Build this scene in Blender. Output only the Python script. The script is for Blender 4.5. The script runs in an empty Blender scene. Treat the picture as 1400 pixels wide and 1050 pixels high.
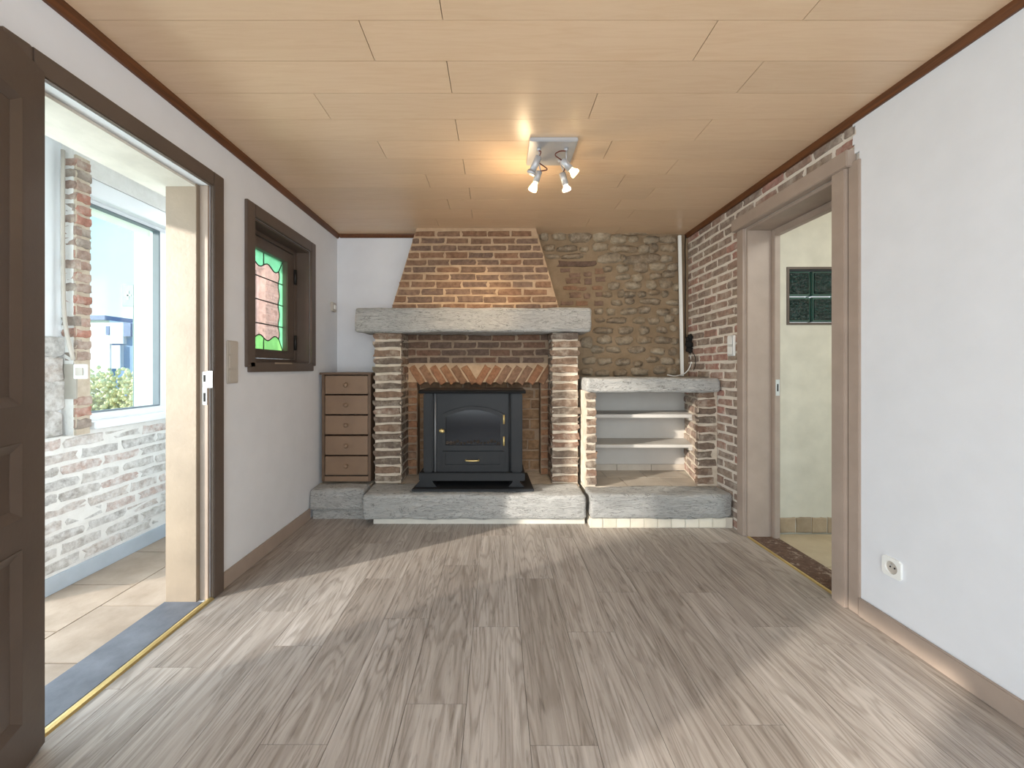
import bpy, bmesh, math, random
from mathutils import Vector, Matrix, noise
S = bpy.context.scene
C = S.collection
RNG = random.Random(11)
# ---------------------------------------------------------------- camera
F, VX, VY, CH = 540.0, 680.0, 503.0, 1.17      # focal px, vanishing point, eye height
cam = bpy.data.cameras.new('camera'); co = bpy.data.objects.new('camera', cam); C.objects.link(co)
co.location = (0, 0, CH); co.rotation_euler = (math.pi/2, 0, 0)
cam.sensor_width = 36; cam.lens = 36*F/1400
cam.shift_x = (700-VX)/1400; cam.shift_y = -(525-VY)/1400; cam.clip_start = 0.02; cam.clip_end = 300
S.camera = co
def PX(x, y, Y): return Vector(((x-VX)*Y/F, Y, CH-(y-VY)*Y/F))
# ---------------------------------------------------------------- world, sun, added fill lights
w = bpy.data.worlds.new('sky'); S.world = w; w.use_nodes = True
wn = w.node_tree; bg = wn.nodes['Background']
tc = wn.nodes.new('ShaderNodeTexCoord'); sx = wn.nodes.new('ShaderNodeSeparateXYZ'); rp = wn.nodes.new('ShaderNodeValToRGB')
wn.links.new(tc.outputs['Generated'], sx.inputs[0]); wn.links.new(sx.outputs['Z'], rp.inputs[0]); wn.links.new(rp.outputs[0], bg.inputs[0])
rp.color_ramp.elements[0].position = 0.0; rp.color_ramp.elements[0].color = (0.86, 0.97, 1, 1)
rp.color_ramp.elements[1].position = 0.9; rp.color_ramp.elements[1].color = (0.30, 0.58, 0.92, 1)
e = rp.color_ramp.elements.new(0.28); e.color = (0.42, 0.82, 0.98, 1)
bg.inputs[1].default_value = 1.0
SUN_DIR = Vector((1, 0.6, -0.2585*1.166)).normalized()
sl = bpy.data.lights.new('sun', 'SUN'); sl.energy = 5.0; sl.angle = math.radians(1.3); sl.color = (1, 0.93, 0.82)
so = bpy.data.objects.new('sun', sl); C.objects.link(so); so.rotation_euler = SUN_DIR.to_track_quat('-Z', 'Y').to_euler(); so.location = (-8, -4, 5)
def area(name, loc, direc, sx_, sy_, energy, col):
    l = bpy.data.lights.new(name, 'AREA'); l.shape = 'RECTANGLE'; l.size = sx_; l.size_y = sy_; l.energy = energy; l.color = col
    o = bpy.data.objects.new(name, l); C.objects.link(o); o.location = loc
    o.rotation_euler = Vector(direc).to_track_quat('-Z', 'Y').to_euler(); return o
area('rear_fill', (0.1, -1.78, 1.30), (0, 1, 0), 2.5, 1.9, 58, (0.90, 0.95, 1.0))  # added fill light standing in for daylight at the unseen rear opening
area('side_fill', (-1.80, -0.25, 0.75), (1, 0.15, 0), 0.7, 1.2, 18, (0.78, 0.88, 1.0))  # added bluish fill at the unseen side opening, lightens the right wall
area('hall_fill', (2.6, 1.5, 2.38), (0, 0.35, -1), 0.7, 0.9, 12, (1, 0.97, 0.88))  # added lamp without a fixture, brightens the hall
area('veranda_side_fill', (-2.72, 1.25, 1.25), (1, 0.12, -0.12), 1.3, 1.9, 34, (0.80, 0.90, 1.0))  # added fill outside the veranda, lifts the room's floor and right wall
area('veranda_top_fill', (-1.99, 3.4, 2.40), (0.1, 0.0, -1), 0.5, 2.2, 34, (0.97, 0.98, 1.0))  # added panel light under the closed ceiling, brightens the veranda
vs = S.view_settings; vs.view_transform = 'Standard'; vs.look = 'None'; vs.gamma = 1; vs.use_curve_mapping = False; vs.exposure = 0.62

# ---------------------------------------------------------------- materials
def srgb(r, g, b):
    f = lambda c: (c/255/12.92) if c/255 <= 0.04045 else ((c/255+0.055)/1.055)**2.4
    return (f(r), f(g), f(b), 1)
class NT:
    def __init__(s, name):
        s.m = bpy.data.materials.new(name); s.m.use_nodes = True; s.t = s.m.node_tree; s.b = s.t.nodes['Principled BSDF']
        s.out = s.t.nodes['Material Output']
    def n(s, typ, **k):
        nd = s.t.nodes.new('ShaderNode'+typ)
        for a, v in k.items(): setattr(nd, a, v)
        return nd
    def l(s, a, b): s.t.links.new(a, b)
    def coord(s, kind='Object', scale=(1, 1, 1), rand=True):
        if kind == 'World': src = s.n('NewGeometry').outputs['Position']
        else: src = s.n('TexCoord').outputs[kind]
        mp = s.n('Mapping'); mp.inputs['Scale'].default_value = scale; s.l(src, mp.inputs[0])
        if rand:
            oi = s.n('ObjectInfo'); mu = s.n('Math', operation='MULTIPLY'); mu.inputs[1].default_value = 37.0
            s.l(oi.outputs['Random'], mu.inputs[0]); s.l(mu.outputs[0], mp.inputs['Location'])
        return mp.outputs[0]
    def noise(s, vec, scale=5, detail=4, rough=0.55, dist=0.0):
        nd = s.n('TexNoise'); nd.inputs['Scale'].default_value = scale; nd.inputs['Detail'].default_value = detail
        nd.inputs['Roughness'].default_value = rough; nd.inputs['Distortion'].default_value = dist
        s.l(vec, nd.inputs['Vector']); return nd.outputs['Fac']
    def ramp(s, fac, stops, interp='LINEAR'):
        r = s.n('ValToRGB'); cr = r.color_ramp; cr.interpolation = interp
        while len(cr.elements) < len(stops): cr.elements.new(0.5)
        for e, (p, c) in zip(cr.elements, stops): e.position = p; e.color = c
        s.l(fac, r.inputs[0]); return r.outputs[0]
    def mix(s, fac, a, b, mode='MIX'):
        m = s.n('MixRGB', blend_type=mode)
        for i, v in ((0, fac), (1, a), (2, b)):
            if hasattr(v, 'is_linked'): s.l(v, m.inputs[i])
            else: m.inputs[i].default_value = v
        return m.outputs[0]
    def bump(s, h, strength=0.3, dist=0.01):
        b = s.n('Bump'); b.inputs['Strength'].default_value = strength; b.inputs['Distance'].default_value = dist
        s.l(h, b.inputs['Height']); s.l(b.outputs[0], s.b.inputs['Normal'])
    def fin(s, col=None, rough=0.6, metal=0.0, spec=0.5):
        if col is not None:
            if hasattr(col, 'is_linked'): s.l(col, s.b.inputs['Base Color'])
            else: s.b.inputs['Base Color'].default_value = col
        s.b.inputs['Roughness'].default_value = rough; s.b.inputs['Metallic'].default_value = metal
        s.b.inputs['Specular IOR Level'].default_value = spec
        return s.m
def paint(name, rgb, rough=0.5, var=0.06, metal=0.0, bump=0.08, bscale=60, spec=0.4):
    t = NT(name); c = srgb(*rgb); v = t.coord('World', rand=False)
    f = t.noise(v, 7, 5); d = tuple(x*(1-2*var) for x in c[:3])+(1,); b = tuple(min(1, x*(1+var)) for x in c[:3])+(1,)
    col = t.ramp(f, [(0.3, d), (0.7, b)])
    if bump: t.bump(t.noise(v, bscale, 3), bump, 0.004)
    return t.fin(col, rough, metal, spec)
def brick_mat(name, pal, white=0.25, wcol=(200, 188, 172), wscale=9):
    t = NT(name); oi = t.n('ObjectInfo'); n = len(pal)
    base = t.ramp(oi.outputs['Random'], [(i/n, srgb(*p)) for i, p in enumerate(pal)], 'CONSTANT')
    v = t.coord('World'); f1 = t.noise(v, 28, 6, 0.65); f2 = t.noise(v, wscale, 6, 0.7)
    base = t.mix(t.ramp(f1, [(0.3, (0.38, 0.38, 0.38, 1)), (0.72, (1.25, 1.2, 1.15, 1))]), (0, 0, 0, 1), base, 'MULTIPLY') if False else t.mix(1.0, base, t.ramp(f1, [(0.28, (0.62, 0.60, 0.58, 1)), (0.7, (1.22, 1.20, 1.17, 1))]), 'MULTIPLY')
    sm = t.ramp(f2, [(0.62-white*0.5, (0, 0, 0, 1)), (0.80-white*0.3, (0.85, 0.85, 0.85, 1))])
    col = t.mix(sm, base, srgb(*wcol)); t.bump(t.noise(v, 42, 7, 0.75), 0.9, 0.008)
    return t.fin(col, 0.9, 0, 0.2)
def mortar_mat(name, a, b, scale=12):
    t = NT(name); v = t.coord('World', rand=False)
    col = t.ramp(t.noise(v, scale, 7, 0.65), [(0.3, srgb(*a)), (0.7, srgb(*b))]); t.bump(t.noise(v, 70, 6, 0.7), 0.7, 0.006)
    return t.fin(col, 0.95, 0, 0.15)
def floor_mat():
    t = NT('vinyl plank'); v = t.coord('Object', (7.5, 0.62, 1)); v2 = t.coord('Object', (70, 5.5, 1)); v3 = t.coord('Object', (26, 1.3, 1))
    a = t.noise(v, 1.0, 2, 0.5, 0.8); b = t.noise(v2, 1.0, 5, 0.65, 1.0); c = t.noise(v3, 1.0, 5, 0.6, 0.8)
    mu = t.n('Math', operation='MULTIPLY'); mu.inputs[1].default_value = 95.0; t.l(a, mu.inputs[0]); ad = t.n('Math', operation='MULTIPLY_ADD'); t.l(c, ad.inputs[0]); ad.inputs[1].default_value = 5.0; t.l(mu.outputs[0], ad.inputs[2])
    si = t.n('Math', operation='SINE'); t.l(ad.outputs[0], si.inputs[0]); g = t.n('Math', operation='MULTIPLY_ADD'); t.l(si.outputs[0], g.inputs[0]); g.inputs[1].default_value = 0.5; g.inputs[2].default_value = 0.5
    oi = t.n('ObjectInfo')
    col = t.ramp(c, [(0.25, srgb(146, 136, 128)), (0.5, srgb(168, 159, 151)), (0.75, srgb(188, 180, 173))])
    col = t.mix(1.0, col, t.ramp(g.outputs[0], [(0.0, (0.78, 0.76, 0.74, 1)), (0.35, (0.98, 0.98, 0.98, 1)), (1.0, (1.04, 1.04, 1.04, 1))]), 'MULTIPLY')
    col = t.mix(1.0, col, t.ramp(b, [(0.30, (0.58, 0.56, 0.54, 1)), (0.46, (0.97, 0.97, 0.97, 1)), (0.7, (1.08, 1.08, 1.08, 1))]), 'MULTIPLY')
    col = t.mix(1.0, col, t.ramp(oi.outputs['Random'], [(0, (0.82, 0.80, 0.78, 1)), (1, (1.08, 1.08, 1.08, 1))]), 'MULTIPLY')
    t.bump(b, 0.12, 0.003); return t.fin(col, 0.40, 0, 0.5)
def ceil_mat():
    t = NT('laminate ceiling panel'); v = t.coord('Object', (1.3, 16, 1)); a = t.noise(v, 2.0, 5, 0.6, 1.8)
    col = t.ramp(a, [(0.3, srgb(214, 182, 148)), (0.55, srgb(219, 189, 156)), (0.8, srgb(222, 193, 161))])
    oi = t.n('ObjectInfo'); col = t.mix(1.0, col, t.ramp(oi.outputs['Random'], [(0, (0.95, 0.95, 0.95, 1)), (1, (1.03, 1.03, 1.03, 1))]), 'MULTIPLY')
    return t.fin(col, 0.30, 0, 0.5)
def stone_beam_mat():
    t = NT('pale cast stone'); v = t.coord('World', (2.6, 6, 12)); a = t.noise(v, 2.2, 9, 0.72, 3.2); v2 = t.coord('World', (3.6, 10, 30)); b = t.noise(v2, 2.0, 9, 0.74, 3.4)
    col = t.ramp(a, [(0.26, srgb(142, 142, 140)), (0.42, srgb(186, 185, 182)), (0.75, srgb(214, 212, 208))])
    col = t.mix(1.0, col, t.ramp(b, [(0.33, (0.38, 0.37, 0.36, 1)), (0.41, (1, 1, 1, 1))]), 'MULTIPLY')
    v4 = t.coord('World', (1.5, 4, 8)); d = t.noise(v4, 1.6, 5, 0.62, 2.0); mu = t.n('Math', operation='MULTIPLY'); mu.inputs[1].default_value = 44.0; t.l(d, mu.inputs[0])
    si = t.n('Math', operation='SINE'); t.l(mu.outputs[0], si.inputs[0])
    col = t.mix(1.0, col, t.ramp(si.outputs[0], [(0.0, (1, 1, 1, 1)), (0.86, (1, 1, 1, 1)), (0.98, (0.55, 0.54, 0.53, 1))]), 'MULTIPLY')
    t.bump(t.mix(0.5, a, b), 1.0, 0.03); return t.fin(col, 0.85, 0, 0.25)
def wood_mat(name, a, b):
    t = NT(name); v = t.coord('World', (30, 1.5, 30)); f = t.noise(v, 2, 5, 0.6, 1.0)
    return t.fin(t.ramp(f, [(0.3, srgb(*a)), (0.7, srgb(*b))]), 0.45, 0, 0.4)
def emit(name, rgb, st):
    t = NT(name); t.b.inputs['Emission Color'].default_value = rgb+(1,); t.b.inputs['Emission Strength'].default_value = st
    return t.fin(rgb+(1,), 0.4)
def stained(name, rgb, trans=0.7):
    t = NT(name); c = srgb(*rgb); v = t.coord('World'); f = t.noise(v, 18, 4, 0.6, 1.0)
    col = t.ramp(f, [(0.3, tuple(x*0.85 for x in c[:3])+(1,)), (0.7, c)])
    a = t.n('BsdfTransparent'); b = t.n('BsdfTranslucent'); g = t.n('BsdfGlossy'); g.inputs['Roughness'].default_value = 0.08
    m = t.n('MixShader'); m.inputs[0].default_value = 1-trans; m2 = t.n('MixShader'); m2.inputs[0].default_value = 0.05
    t.l(col, a.inputs[0]); t.l(col, b.inputs[0]); t.l(a.outputs[0], m.inputs[1]); t.l(b.outputs[0], m.inputs[2])
    t.l(m.outputs[0], m2.inputs[1]); t.l(g.outputs[0], m2.inputs[2]); t.l(m2.outputs[0], t.out.inputs[0]); return t.m
def clear_glass(name='clear glass', tint=(0.93, 0.98, 0.98, 1), gl=0.06):
    t = NT(name); a = t.n('BsdfTransparent'); a.inputs[0].default_value = tint; g = t.n('BsdfGlossy'); g.inputs['Roughness'].default_value = 0.01
    m = t.n('MixShader'); m.inputs[0].default_value = gl; t.l(a.outputs[0], m.inputs[1]); t.l(g.outputs[0], m.inputs[2]); t.l(m.outputs[0], t.out.inputs[0]); return t.m
def tile_mat(name, a, b):
    t = NT(name); v = t.coord('World'); f = t.noise(v, 6, 7, 0.65)
    oi = t.n('ObjectInfo'); col = t.ramp(f, [(0.3, srgb(*a)), (0.7, srgb(*b))])
    col = t.mix(1.0, col, t.ramp(oi.outputs['Random'], [(0, (0.86, 0.86, 0.86, 1)), (1, (1.08, 1.08, 1.08, 1))]), 'MULTIPLY')
    t.bump(t.noise(v, 40, 4), 0.2, 0.004); return t.fin(col, 0.5, 0, 0.4)
M = {}
M['white'] = paint('white plaster', (219, 220, 223), 0.75, 0.015, bump=0.06, bscale=90, spec=0.2)
M['white_r'] = M['white']
M['taupe'] = paint('taupe paint', (162, 145, 132), 0.42, 0.05)
M['taupe_shade'] = paint('shaded taupe paint', (92, 79, 70), 0.40, 0.05)  # same taupe darkened: the left door's shade is put into the colour
M['jamb'] = paint('beige jamb paint', (146, 130, 112), 0.5, 0.05, bump=0.25, bscale=45)
M['cornice'] = wood_mat('brown cornice wood', (74, 44, 24), (112, 68, 38))
M['floor'] = floor_mat(); M['ceil'] = ceil_mat(); M['beam'] = stone_beam_mat()
M['gap'] = paint('dark joint', (92, 78, 66), 0.9, 0.05); M['ceilgap'] = paint('panel joint', (96, 70, 46), 0.9, 0.04)
M['brick_hood'] = brick_mat('brown hood brick', [(134, 107, 88), (126, 103, 87), (140, 109, 88), (122, 101, 88), (136, 105, 84), (130, 107, 92)], 0.12, (168, 136, 106))
M['mortar_hood'] = mortar_mat('tan hood mortar', (166, 140, 114), (192, 166, 138))
M['brick_pier'] = brick_mat('weathered pier brick', [(128, 109, 95), (118, 103, 92), (134, 112, 96), (114, 102, 92), (130, 105, 91), (124, 111, 99)], 0.26, (190, 178, 162))
M['mortar_pier'] = mortar_mat('pale pier mortar', (182, 167, 148), (216, 204, 187))
M['brick_wall'] = brick_mat('old wall brick', [(158, 134, 121), (148, 129, 118), (164, 134, 122), (144, 128, 118), (172, 133, 122), (152, 135, 124), (156, 139, 125)], 0.28, (196, 184, 170))
M['mortar_wall'] = mortar_mat('pale wall mortar', (208, 197, 184), (228, 219, 207))
M['brick_dark'] = brick_mat('dark hearth brick', [(112, 90, 76), (104, 86, 75), (120, 92, 76), (108, 89, 78)], 0.08, (140, 116, 94))  # darker brick tone for the recess wall
M['mortar_dark'] = mortar_mat('dark hearth mortar', (134, 114, 96), (160, 138, 116))  # darker mortar tone for the recess and firebox
M['brick_orange'] = brick_mat('orange herringbone brick', [(148, 110, 84), (136, 104, 82), (152, 110, 84), (140, 110, 90)], 0.10, (178, 142, 110))
M['brick_fire'] = brick_mat('brown firebrick', [(134, 108, 84), (122, 98, 78), (140, 112, 86)], 0.15, (160, 132, 104))
M['brick_lime'] = brick_mat('limewashed veranda brick', [(188, 184, 180), (178, 174, 170), (192, 182, 176), (172, 170, 168), (190, 168, 160)], 0.52, (228, 227, 225), 22)
M['mortar_lime'] = mortar_mat('limewashed veranda mortar', (222, 220, 216), (236, 235, 232))
M['brick_red'] = brick_mat('red veranda brick', [(172, 138, 126), (160, 138, 128), (178, 130, 116), (156, 144, 136), (168, 140, 128)], 0.32, (206, 194, 182))
M['stone'] = brick_mat('rubble stone', [(150, 136, 117), (140, 125, 106), (156, 141, 120), (134, 119, 101), (144, 126, 104)], 0.30, (178, 166, 147), 18)
M['stone_bed'] = mortar_mat('brown rubble bedding', (126, 107, 85), (150, 130, 106), 7)
M['tile_niche'] = tile_mat('greige niche tile', (176, 164, 150), (196, 186, 172))
M['tile_ver'] = tile_mat('brown veranda tile', (140, 124, 108), (166, 150, 134))
M['tile_hall'] = tile_mat('beige hall tile', (190, 172, 144), (208, 192, 164))
M['tile_skirt'] = tile_mat('tumbled stone tile', (150, 130, 106), (186, 164, 138))
M['plinth_tile'] = tile_mat('cream plinth tile', (214, 204, 184), (230, 222, 206))
M['grout'] = paint('pale grout', (196, 188, 174), 0.9, 0.04)
M['blue_skirt'] = paint('blue grey skirting tile', (176, 186, 196), 0.5, 0.04)
M['bluestone'] = tile_mat('dark blue stone', (70, 74, 82), (104, 108, 116))
M['terrazzo'] = brick_mat('speckled threshold stone', [(108, 88, 78), (112, 92, 82)], 0.16, (204, 188, 172), 30)
M['brass'] = paint('brass', (214, 190, 130), 0.35, 0.05, 0.7, 0)
M['steel'] = paint('pale steel', (206, 206, 204), 0.35, 0.03, 0.6, 0)
M['stove'] = paint('charcoal cast iron', (40, 41, 43), 0.5, 0.06, 0.0, 0.12, 120, 0.25)
M['stove_trim'] = paint('grey iron bead', (120, 120, 122), 0.35, 0.05, 0.3, 0)
M['stove_glass'] = paint('dark stove glass', (11, 13, 20), 0.14, 0.05, 0, 0, spec=0.35)
M['coal'] = brick_mat('ember coal', [(72, 62, 56), (92, 78, 68), (58, 52, 48)], 0.2, (120, 104, 92))
M['drawer'] = paint('brown drawer paint', (128, 104, 84), 0.45, 0.05)
M['chest'] = paint('dark brown chest paint', (98, 78, 62), 0.45, 0.05)
M['black'] = paint('matt black', (16, 15, 14), 0.8, 0.05)
M['plastic'] = paint('white plastic', (232, 232, 228), 0.35, 0.01, bump=0)
M['plastic_g'] = paint('grey beige plastic', (186, 178, 168), 0.4, 0.02, bump=0)
M['pvc'] = paint('white window profile', (236, 240, 244), 0.3, 0.01, bump=0)
M['seal'] = paint('grey window seal', (120, 130, 140), 0.6, 0.02, bump=0)
M['lamp'] = paint('satin grey lamp metal', (176, 176, 178), 0.38, 0.03, 0.35, 0)
M['wire'] = paint('dark red wire', (96, 46, 34), 0.5, 0.05, bump=0)
M['bulb'] = emit('lit halogen bulb', (1.0, 0.80, 0.42), 2.6)
M['bulb_w'] = emit('lit pale bulb', (1.0, 0.93, 0.80), 1.6)
M['shelf'] = paint('grey white shelf paint', (192, 187, 180), 0.6, 0.02)
M['hallwall'] = paint('cream hall wall', (212, 206, 191), 0.7, 0.05)
M['lintel'] = paint('cream lintel wood', (212, 206, 194), 0.6, 0.06, bump=0.4, bscale=30)
M['lead'] = paint('dark lead came', (44, 42, 40), 0.5, 0.05, 0.4, 0)
M['g_green'] = stained('green cathedral glass', (196, 246, 216), 0.66); M['g_lime'] = stained('yellow green glass', (206, 246, 190), 0.62)
M['g_pink'] = stained('pale pink glass', (255, 230, 222), 0.84)
M['glass'] = clear_glass()
t = NT('green block glass'); v = t.coord('World'); f = t.noise(v, 34, 3, 0.6, 3.0)
M['block'] = (t.bump(f, 0.9, 0.02), t.fin(t.ramp(f, [(0.35, srgb(5, 16, 15)), (0.66, srgb(24, 66, 60))]), 0.08, 0, 0.9))[1]
M['block_edge'] = paint('dark green glass edge', (26, 74, 66), 0.12, 0.1, 0, 0, spec=0.9)
M['grass'] = mortar_mat('lawn grass', (166, 172, 128), (198, 200, 150), 3)
M['hedge'] = mortar_mat('yellowing hedge leaves', (214, 204, 150), (240, 232, 190), 6)
M['extwhite'] = paint('white render', (240, 240, 238), 0.8, 0.01)
M['blue'] = paint('blue metal cladding', (96, 132, 186), 0.5, 0.06, bump=0); M['bluedark'] = paint('deep blue metal', (70, 98, 150), 0.5, 0.05, bump=0)
M['lilac'] = paint('pale lilac panel', (206, 204, 222), 0.6, 0.04, bump=0)
M['signgrey'] = paint('grey green sign metal', (146, 164, 160), 0.5, 0.04, bump=0)
M['dirt'] = paint('grey plaster patch', (176, 170, 160), 0.9, 0.06, bump=0.4)

# ---------------------------------------------------------------- geometry helpers
W = {}
def bx(bm, x0, x1, y0, y1, z0, z1):
    vs_ = [bm.verts.new(p) for p in ((x0,y0,z0),(x1,y0,z0),(x1,y1,z0),(x0,y1,z0),(x0,y0,z1),(x1,y0,z1),(x1,y1,z1),(x0,y1,z1))]
    for f in ((3,2,1,0),(4,5,6,7),(0,1,5,4),(1,2,6,5),(2,3,7,6),(3,0,4,7)): bm.faces.new([vs_[i] for i in f])
def mesh_obj(name, me, mat, parent=None, world=None):
    o = bpy.data.objects.new(name, me); C.objects.link(o)
    if mat and not me.materials: me.materials.append(M[mat])
    return place(o, parent, world or Matrix())
def place(o, parent, world):
    W[o.name] = world
    if parent:
        o.parent = parent; o.matrix_parent_inverse = W[parent.name].inverted()
    o.matrix_basis = world; return o
def obj(name, bm, mat, parent=None, smooth=False, bevel=0, world=None):
    if bevel: bmesh.ops.bevel(bm, geom=list(bm.edges), offset=bevel, segments=2, affect='EDGES', clamp_overlap=True)
    bmesh.ops.recalc_face_normals(bm, faces=bm.faces)
    if world is None:
        lo = Vector([min(v.co[i] for v in bm.verts) for i in range(3)]); hi = Vector([max(v.co[i] for v in bm.verts) for i in range(3)])
        c = Vector(((lo.x+hi.x)/2, (lo.y+hi.y)/2, (lo.z+hi.z)/2 if parent else lo.z)); bmesh.ops.translate(bm, vec=-c, verts=bm.verts); world = Matrix.Translation(c)
    me = bpy.data.meshes.new(name); bm.to_mesh(me); bm.free()
    if smooth:
        for p in me.polygons: p.use_smooth = True
    return mesh_obj(name, me, mat, parent, world)
def box(name, x0, x1, y0, y1, z0, z1, mat, parent=None, bevel=0.0, world=None):
    bm = bmesh.new(); bx(bm, min(x0,x1), max(x0,x1), min(y0,y1), max(y0,y1), min(z0,z1), max(z0,z1))
    if world is not None:
        c = Vector(((x0+x1)/2, (y0+y1)/2, (z0+z1)/2)); bmesh.ops.translate(bm, vec=-c, verts=bm.verts); world = world @ Matrix.Translation(c)
    return obj(name, bm, mat, parent, False, bevel, world)
def thing(name, loc, label, cat, group=None):
    o = bpy.data.objects.new(name, None); C.objects.link(o); o.empty_display_size = 0.05
    place(o, None, Matrix.Translation(Vector(loc))); return tag(o, label, cat, group)
def tag(o, label, cat, group=None):
    o['label'] = label; o['category'] = cat
    if group: o['group'] = group
    return o
def struct(o, label=None):
    o['kind'] = 'structure'
    if label: o['label'] = label
    return o
def sempty(name, loc, label):
    o = bpy.data.objects.new(name, None); C.objects.link(o); o.empty_display_size = 0.05
    place(o, None, Matrix.Translation(Vector(loc))); return struct(o, label)
def prism(bm, pts, axis, a0, a1):
    """polygon pts (2D) extruded along axis: 'y' -> pts are (x,z); 'x' -> (y,z); 'z' -> (x,y)"""
    def P(p, a): return {'y': (p[0], a, p[1]), 'x': (a, p[0], p[1]), 'z': (p[0], p[1], a)}[axis]
    A = [bm.verts.new(P(p, a0)) for p in pts]; B = [bm.verts.new(P(p, a1)) for p in pts]; n = len(pts)
    bm.faces.new(A); bm.faces.new(B[::-1])
    for i in range(n): bm.faces.new((A[i], B[i], B[(i+1) % n], A[(i+1) % n]))
def ring(bm, outer, inner, axis, a0, a1):
    def P(p, a): return {'y': (p[0], a, p[1]), 'x': (a, p[0], p[1])}[axis]
    n = len(outer); L = [[bm.verts.new(P(p, a)) for p in pts] for pts, a in ((outer, a0), (inner, a0), (inner, a1), (outer, a1))]
    for k in range(4):
        A, B = L[k], L[(k+1) % 4]
        for i in range(n): bm.faces.new((A[i], A[(i+1) % n], B[(i+1) % n], B[i]))
def tube(bm, pts, r, seg=8, caps=True):
    pts = [Vector(p) for p in pts]; rr = r if isinstance(r, (list, tuple)) else [r]*len(pts); prev = None; up = None
    rings = []
    for i, p in enumerate(pts):
        d = (pts[min(i+1, len(pts)-1)]-pts[max(i-1, 0)]).normalized()
        a = d.orthogonal().normalized() if up is None else (up-d*up.dot(d)).normalized()
        up = a; b = d.cross(a)
        rings.append([bm.verts.new(p+(a*math.cos(2*math.pi*k/seg)+b*math.sin(2*math.pi*k/seg))*rr[i]) for k in range(seg)])
    for A, B in zip(rings, rings[1:]):
        for k in range(seg): bm.faces.new((A[k], A[(k+1) % seg], B[(k+1) % seg], B[k]))
    if caps: bm.faces.new(rings[0][::-1]); bm.faces.new(rings[-1])
def smooth_curve(pts, n=8):
    pts = [Vector(p) for p in pts]; P = [pts[0]*2-pts[1]]+pts+[pts[-1]*2-pts[-2]]; out = []
    for i in range(1, len(P)-2):
        for k in range(n):
            s = k/n; a, b, c, d = P[i-1:i+3]
            out.append(0.5*((2*b)+(c-a)*s+(2*a-5*b+4*c-d)*s*s+(3*b-a-3*c+d)*s**3))
    return out+[pts[-1]]
def wall_bm(axis, a0, a1, u0, u1, z0, z1, holes):
    bm = bmesh.new(); us = sorted({u0, u1, *[h[0] for h in holes], *[h[1] for h in holes]}); zs = sorted({z0, z1, *[h[2] for h in holes], *[h[3] for h in holes]})
    for i in range(len(us)-1):
        k = 0
        while k < len(zs)-1:
            mid = (us[i]+us[i+1])/2
            free = lambda q: not any(h[0] < mid < h[1] and h[2] < (zs[q]+zs[q+1])/2 < h[3] for h in holes)
            if free(k):
                j = k
                while j+1 < len(zs)-1 and free(j+1): j += 1
                if axis == 'x': bx(bm, a0, a1, us[i], us[i+1], zs[k], zs[j+1])
                else: bx(bm, us[i], us[i+1], a0, a1, zs[k], zs[j+1])
                k = j+1
            else: k += 1
    return bm
# brick blanks, shared by all bricks: x length, z height, front at y=0 looking along -y, body behind
def brick_blank(seed, rough):
    r = random.Random(seed); bm = bmesh.new()
    per = [(-.5,-.5),(-.17,-.5),(.17,-.5),(.5,-.5),(.5,0),(.5,.5),(.17,.5),(-.17,.5),(-.5,.5),(-.5,0)]
    j = [(x+r.uniform(-1,1)*rough*0.25*(1 if abs(x) > .4 else 2), z+r.uniform(-1,1)*rough*(0.36 if abs(z) > .4 else .1)) for x, z in per]
    back = [bm.verts.new((x, 1.0, z)) for x, z in j]; edge = [bm.verts.new((x, 0.28+r.uniform(0,.2)*rough, z)) for x, z in j]
    front = [bm.verts.new((x*0.962, r.uniform(-0.25, 0.25)*rough, z*0.86)) for x, z in j]; n = len(per)
    for A, B in ((back, edge), (edge, front)):
        for i in range(n): bm.faces.new((A[i], A[(i+1) % n], B[(i+1) % n], B[i]))
    bm.faces.new(front); bmesh.ops.recalc_face_normals(bm, faces=bm.faces)
    me = bpy.data.meshes.new('brick'); bm.to_mesh(me); bm.free(); return me
BLANK = {}
def blanks(mat, rough):
    k = (mat, rough)
    if k not in BLANK:
        BLANK[k] = [brick_blank(100*i+7, rough) for i in range(6)]
        for b in BLANK[k]: b.materials.append(M[mat])
    return BLANK[k]
def put_brick(parent, c, U, V, N, L, H, D, mat, rough=0.18, name='brick'):
    """c = centre of the front face"""
    U, V, N = Vector(U).normalized(), Vector(V).normalized(), Vector(N).normalized()
    R = Matrix(((U.x, -N.x, V.x, 0), (U.y, -N.y, V.y, 0), (U.z, -N.z, V.z, 0), (0, 0, 0, 1)))
    return mesh_obj(name, RNG.choice(blanks(mat, rough)), None, parent, Matrix.Translation(c) @ R @ Matrix.Diagonal((L, D, H, 1)))
def lay(parent, O, U, V, N, v0, v1, course, joint, length, spans, mat, proud=0.006, depth=0.03, rough=0.18, off=0.0, jit=0.006, names=None):
    U, V, N, O = Vector(U).normalized(), Vector(V).normalized(), Vector(N).normalized(), Vector(O); v = v0; row = 0; k = 0
    while v+course*0.55 <= v1:
        for (u0, u1) in spans(v+course/2):
            u = u0-RNG.random()*0.02-(length*0.5 if row % 2 else 0)+off
            while u < u1-0.02:
                l = length*RNG.uniform(0.92, 1.08); a, b = max(u, u0), min(u+l-joint, u1)
                if b-a > 0.035:
                    put_brick(parent, O+U*((a+b)/2)+V*(v+course/2+RNG.uniform(-jit, jit)*0.5)+N*(proud+RNG.uniform(-0.003, 0.004)), U, V, N, b-a, (course-joint)*RNG.uniform(0.92, 1.05), depth, mat, rough); k += 1
                u += l
        v += course; row += 1
    return k
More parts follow.
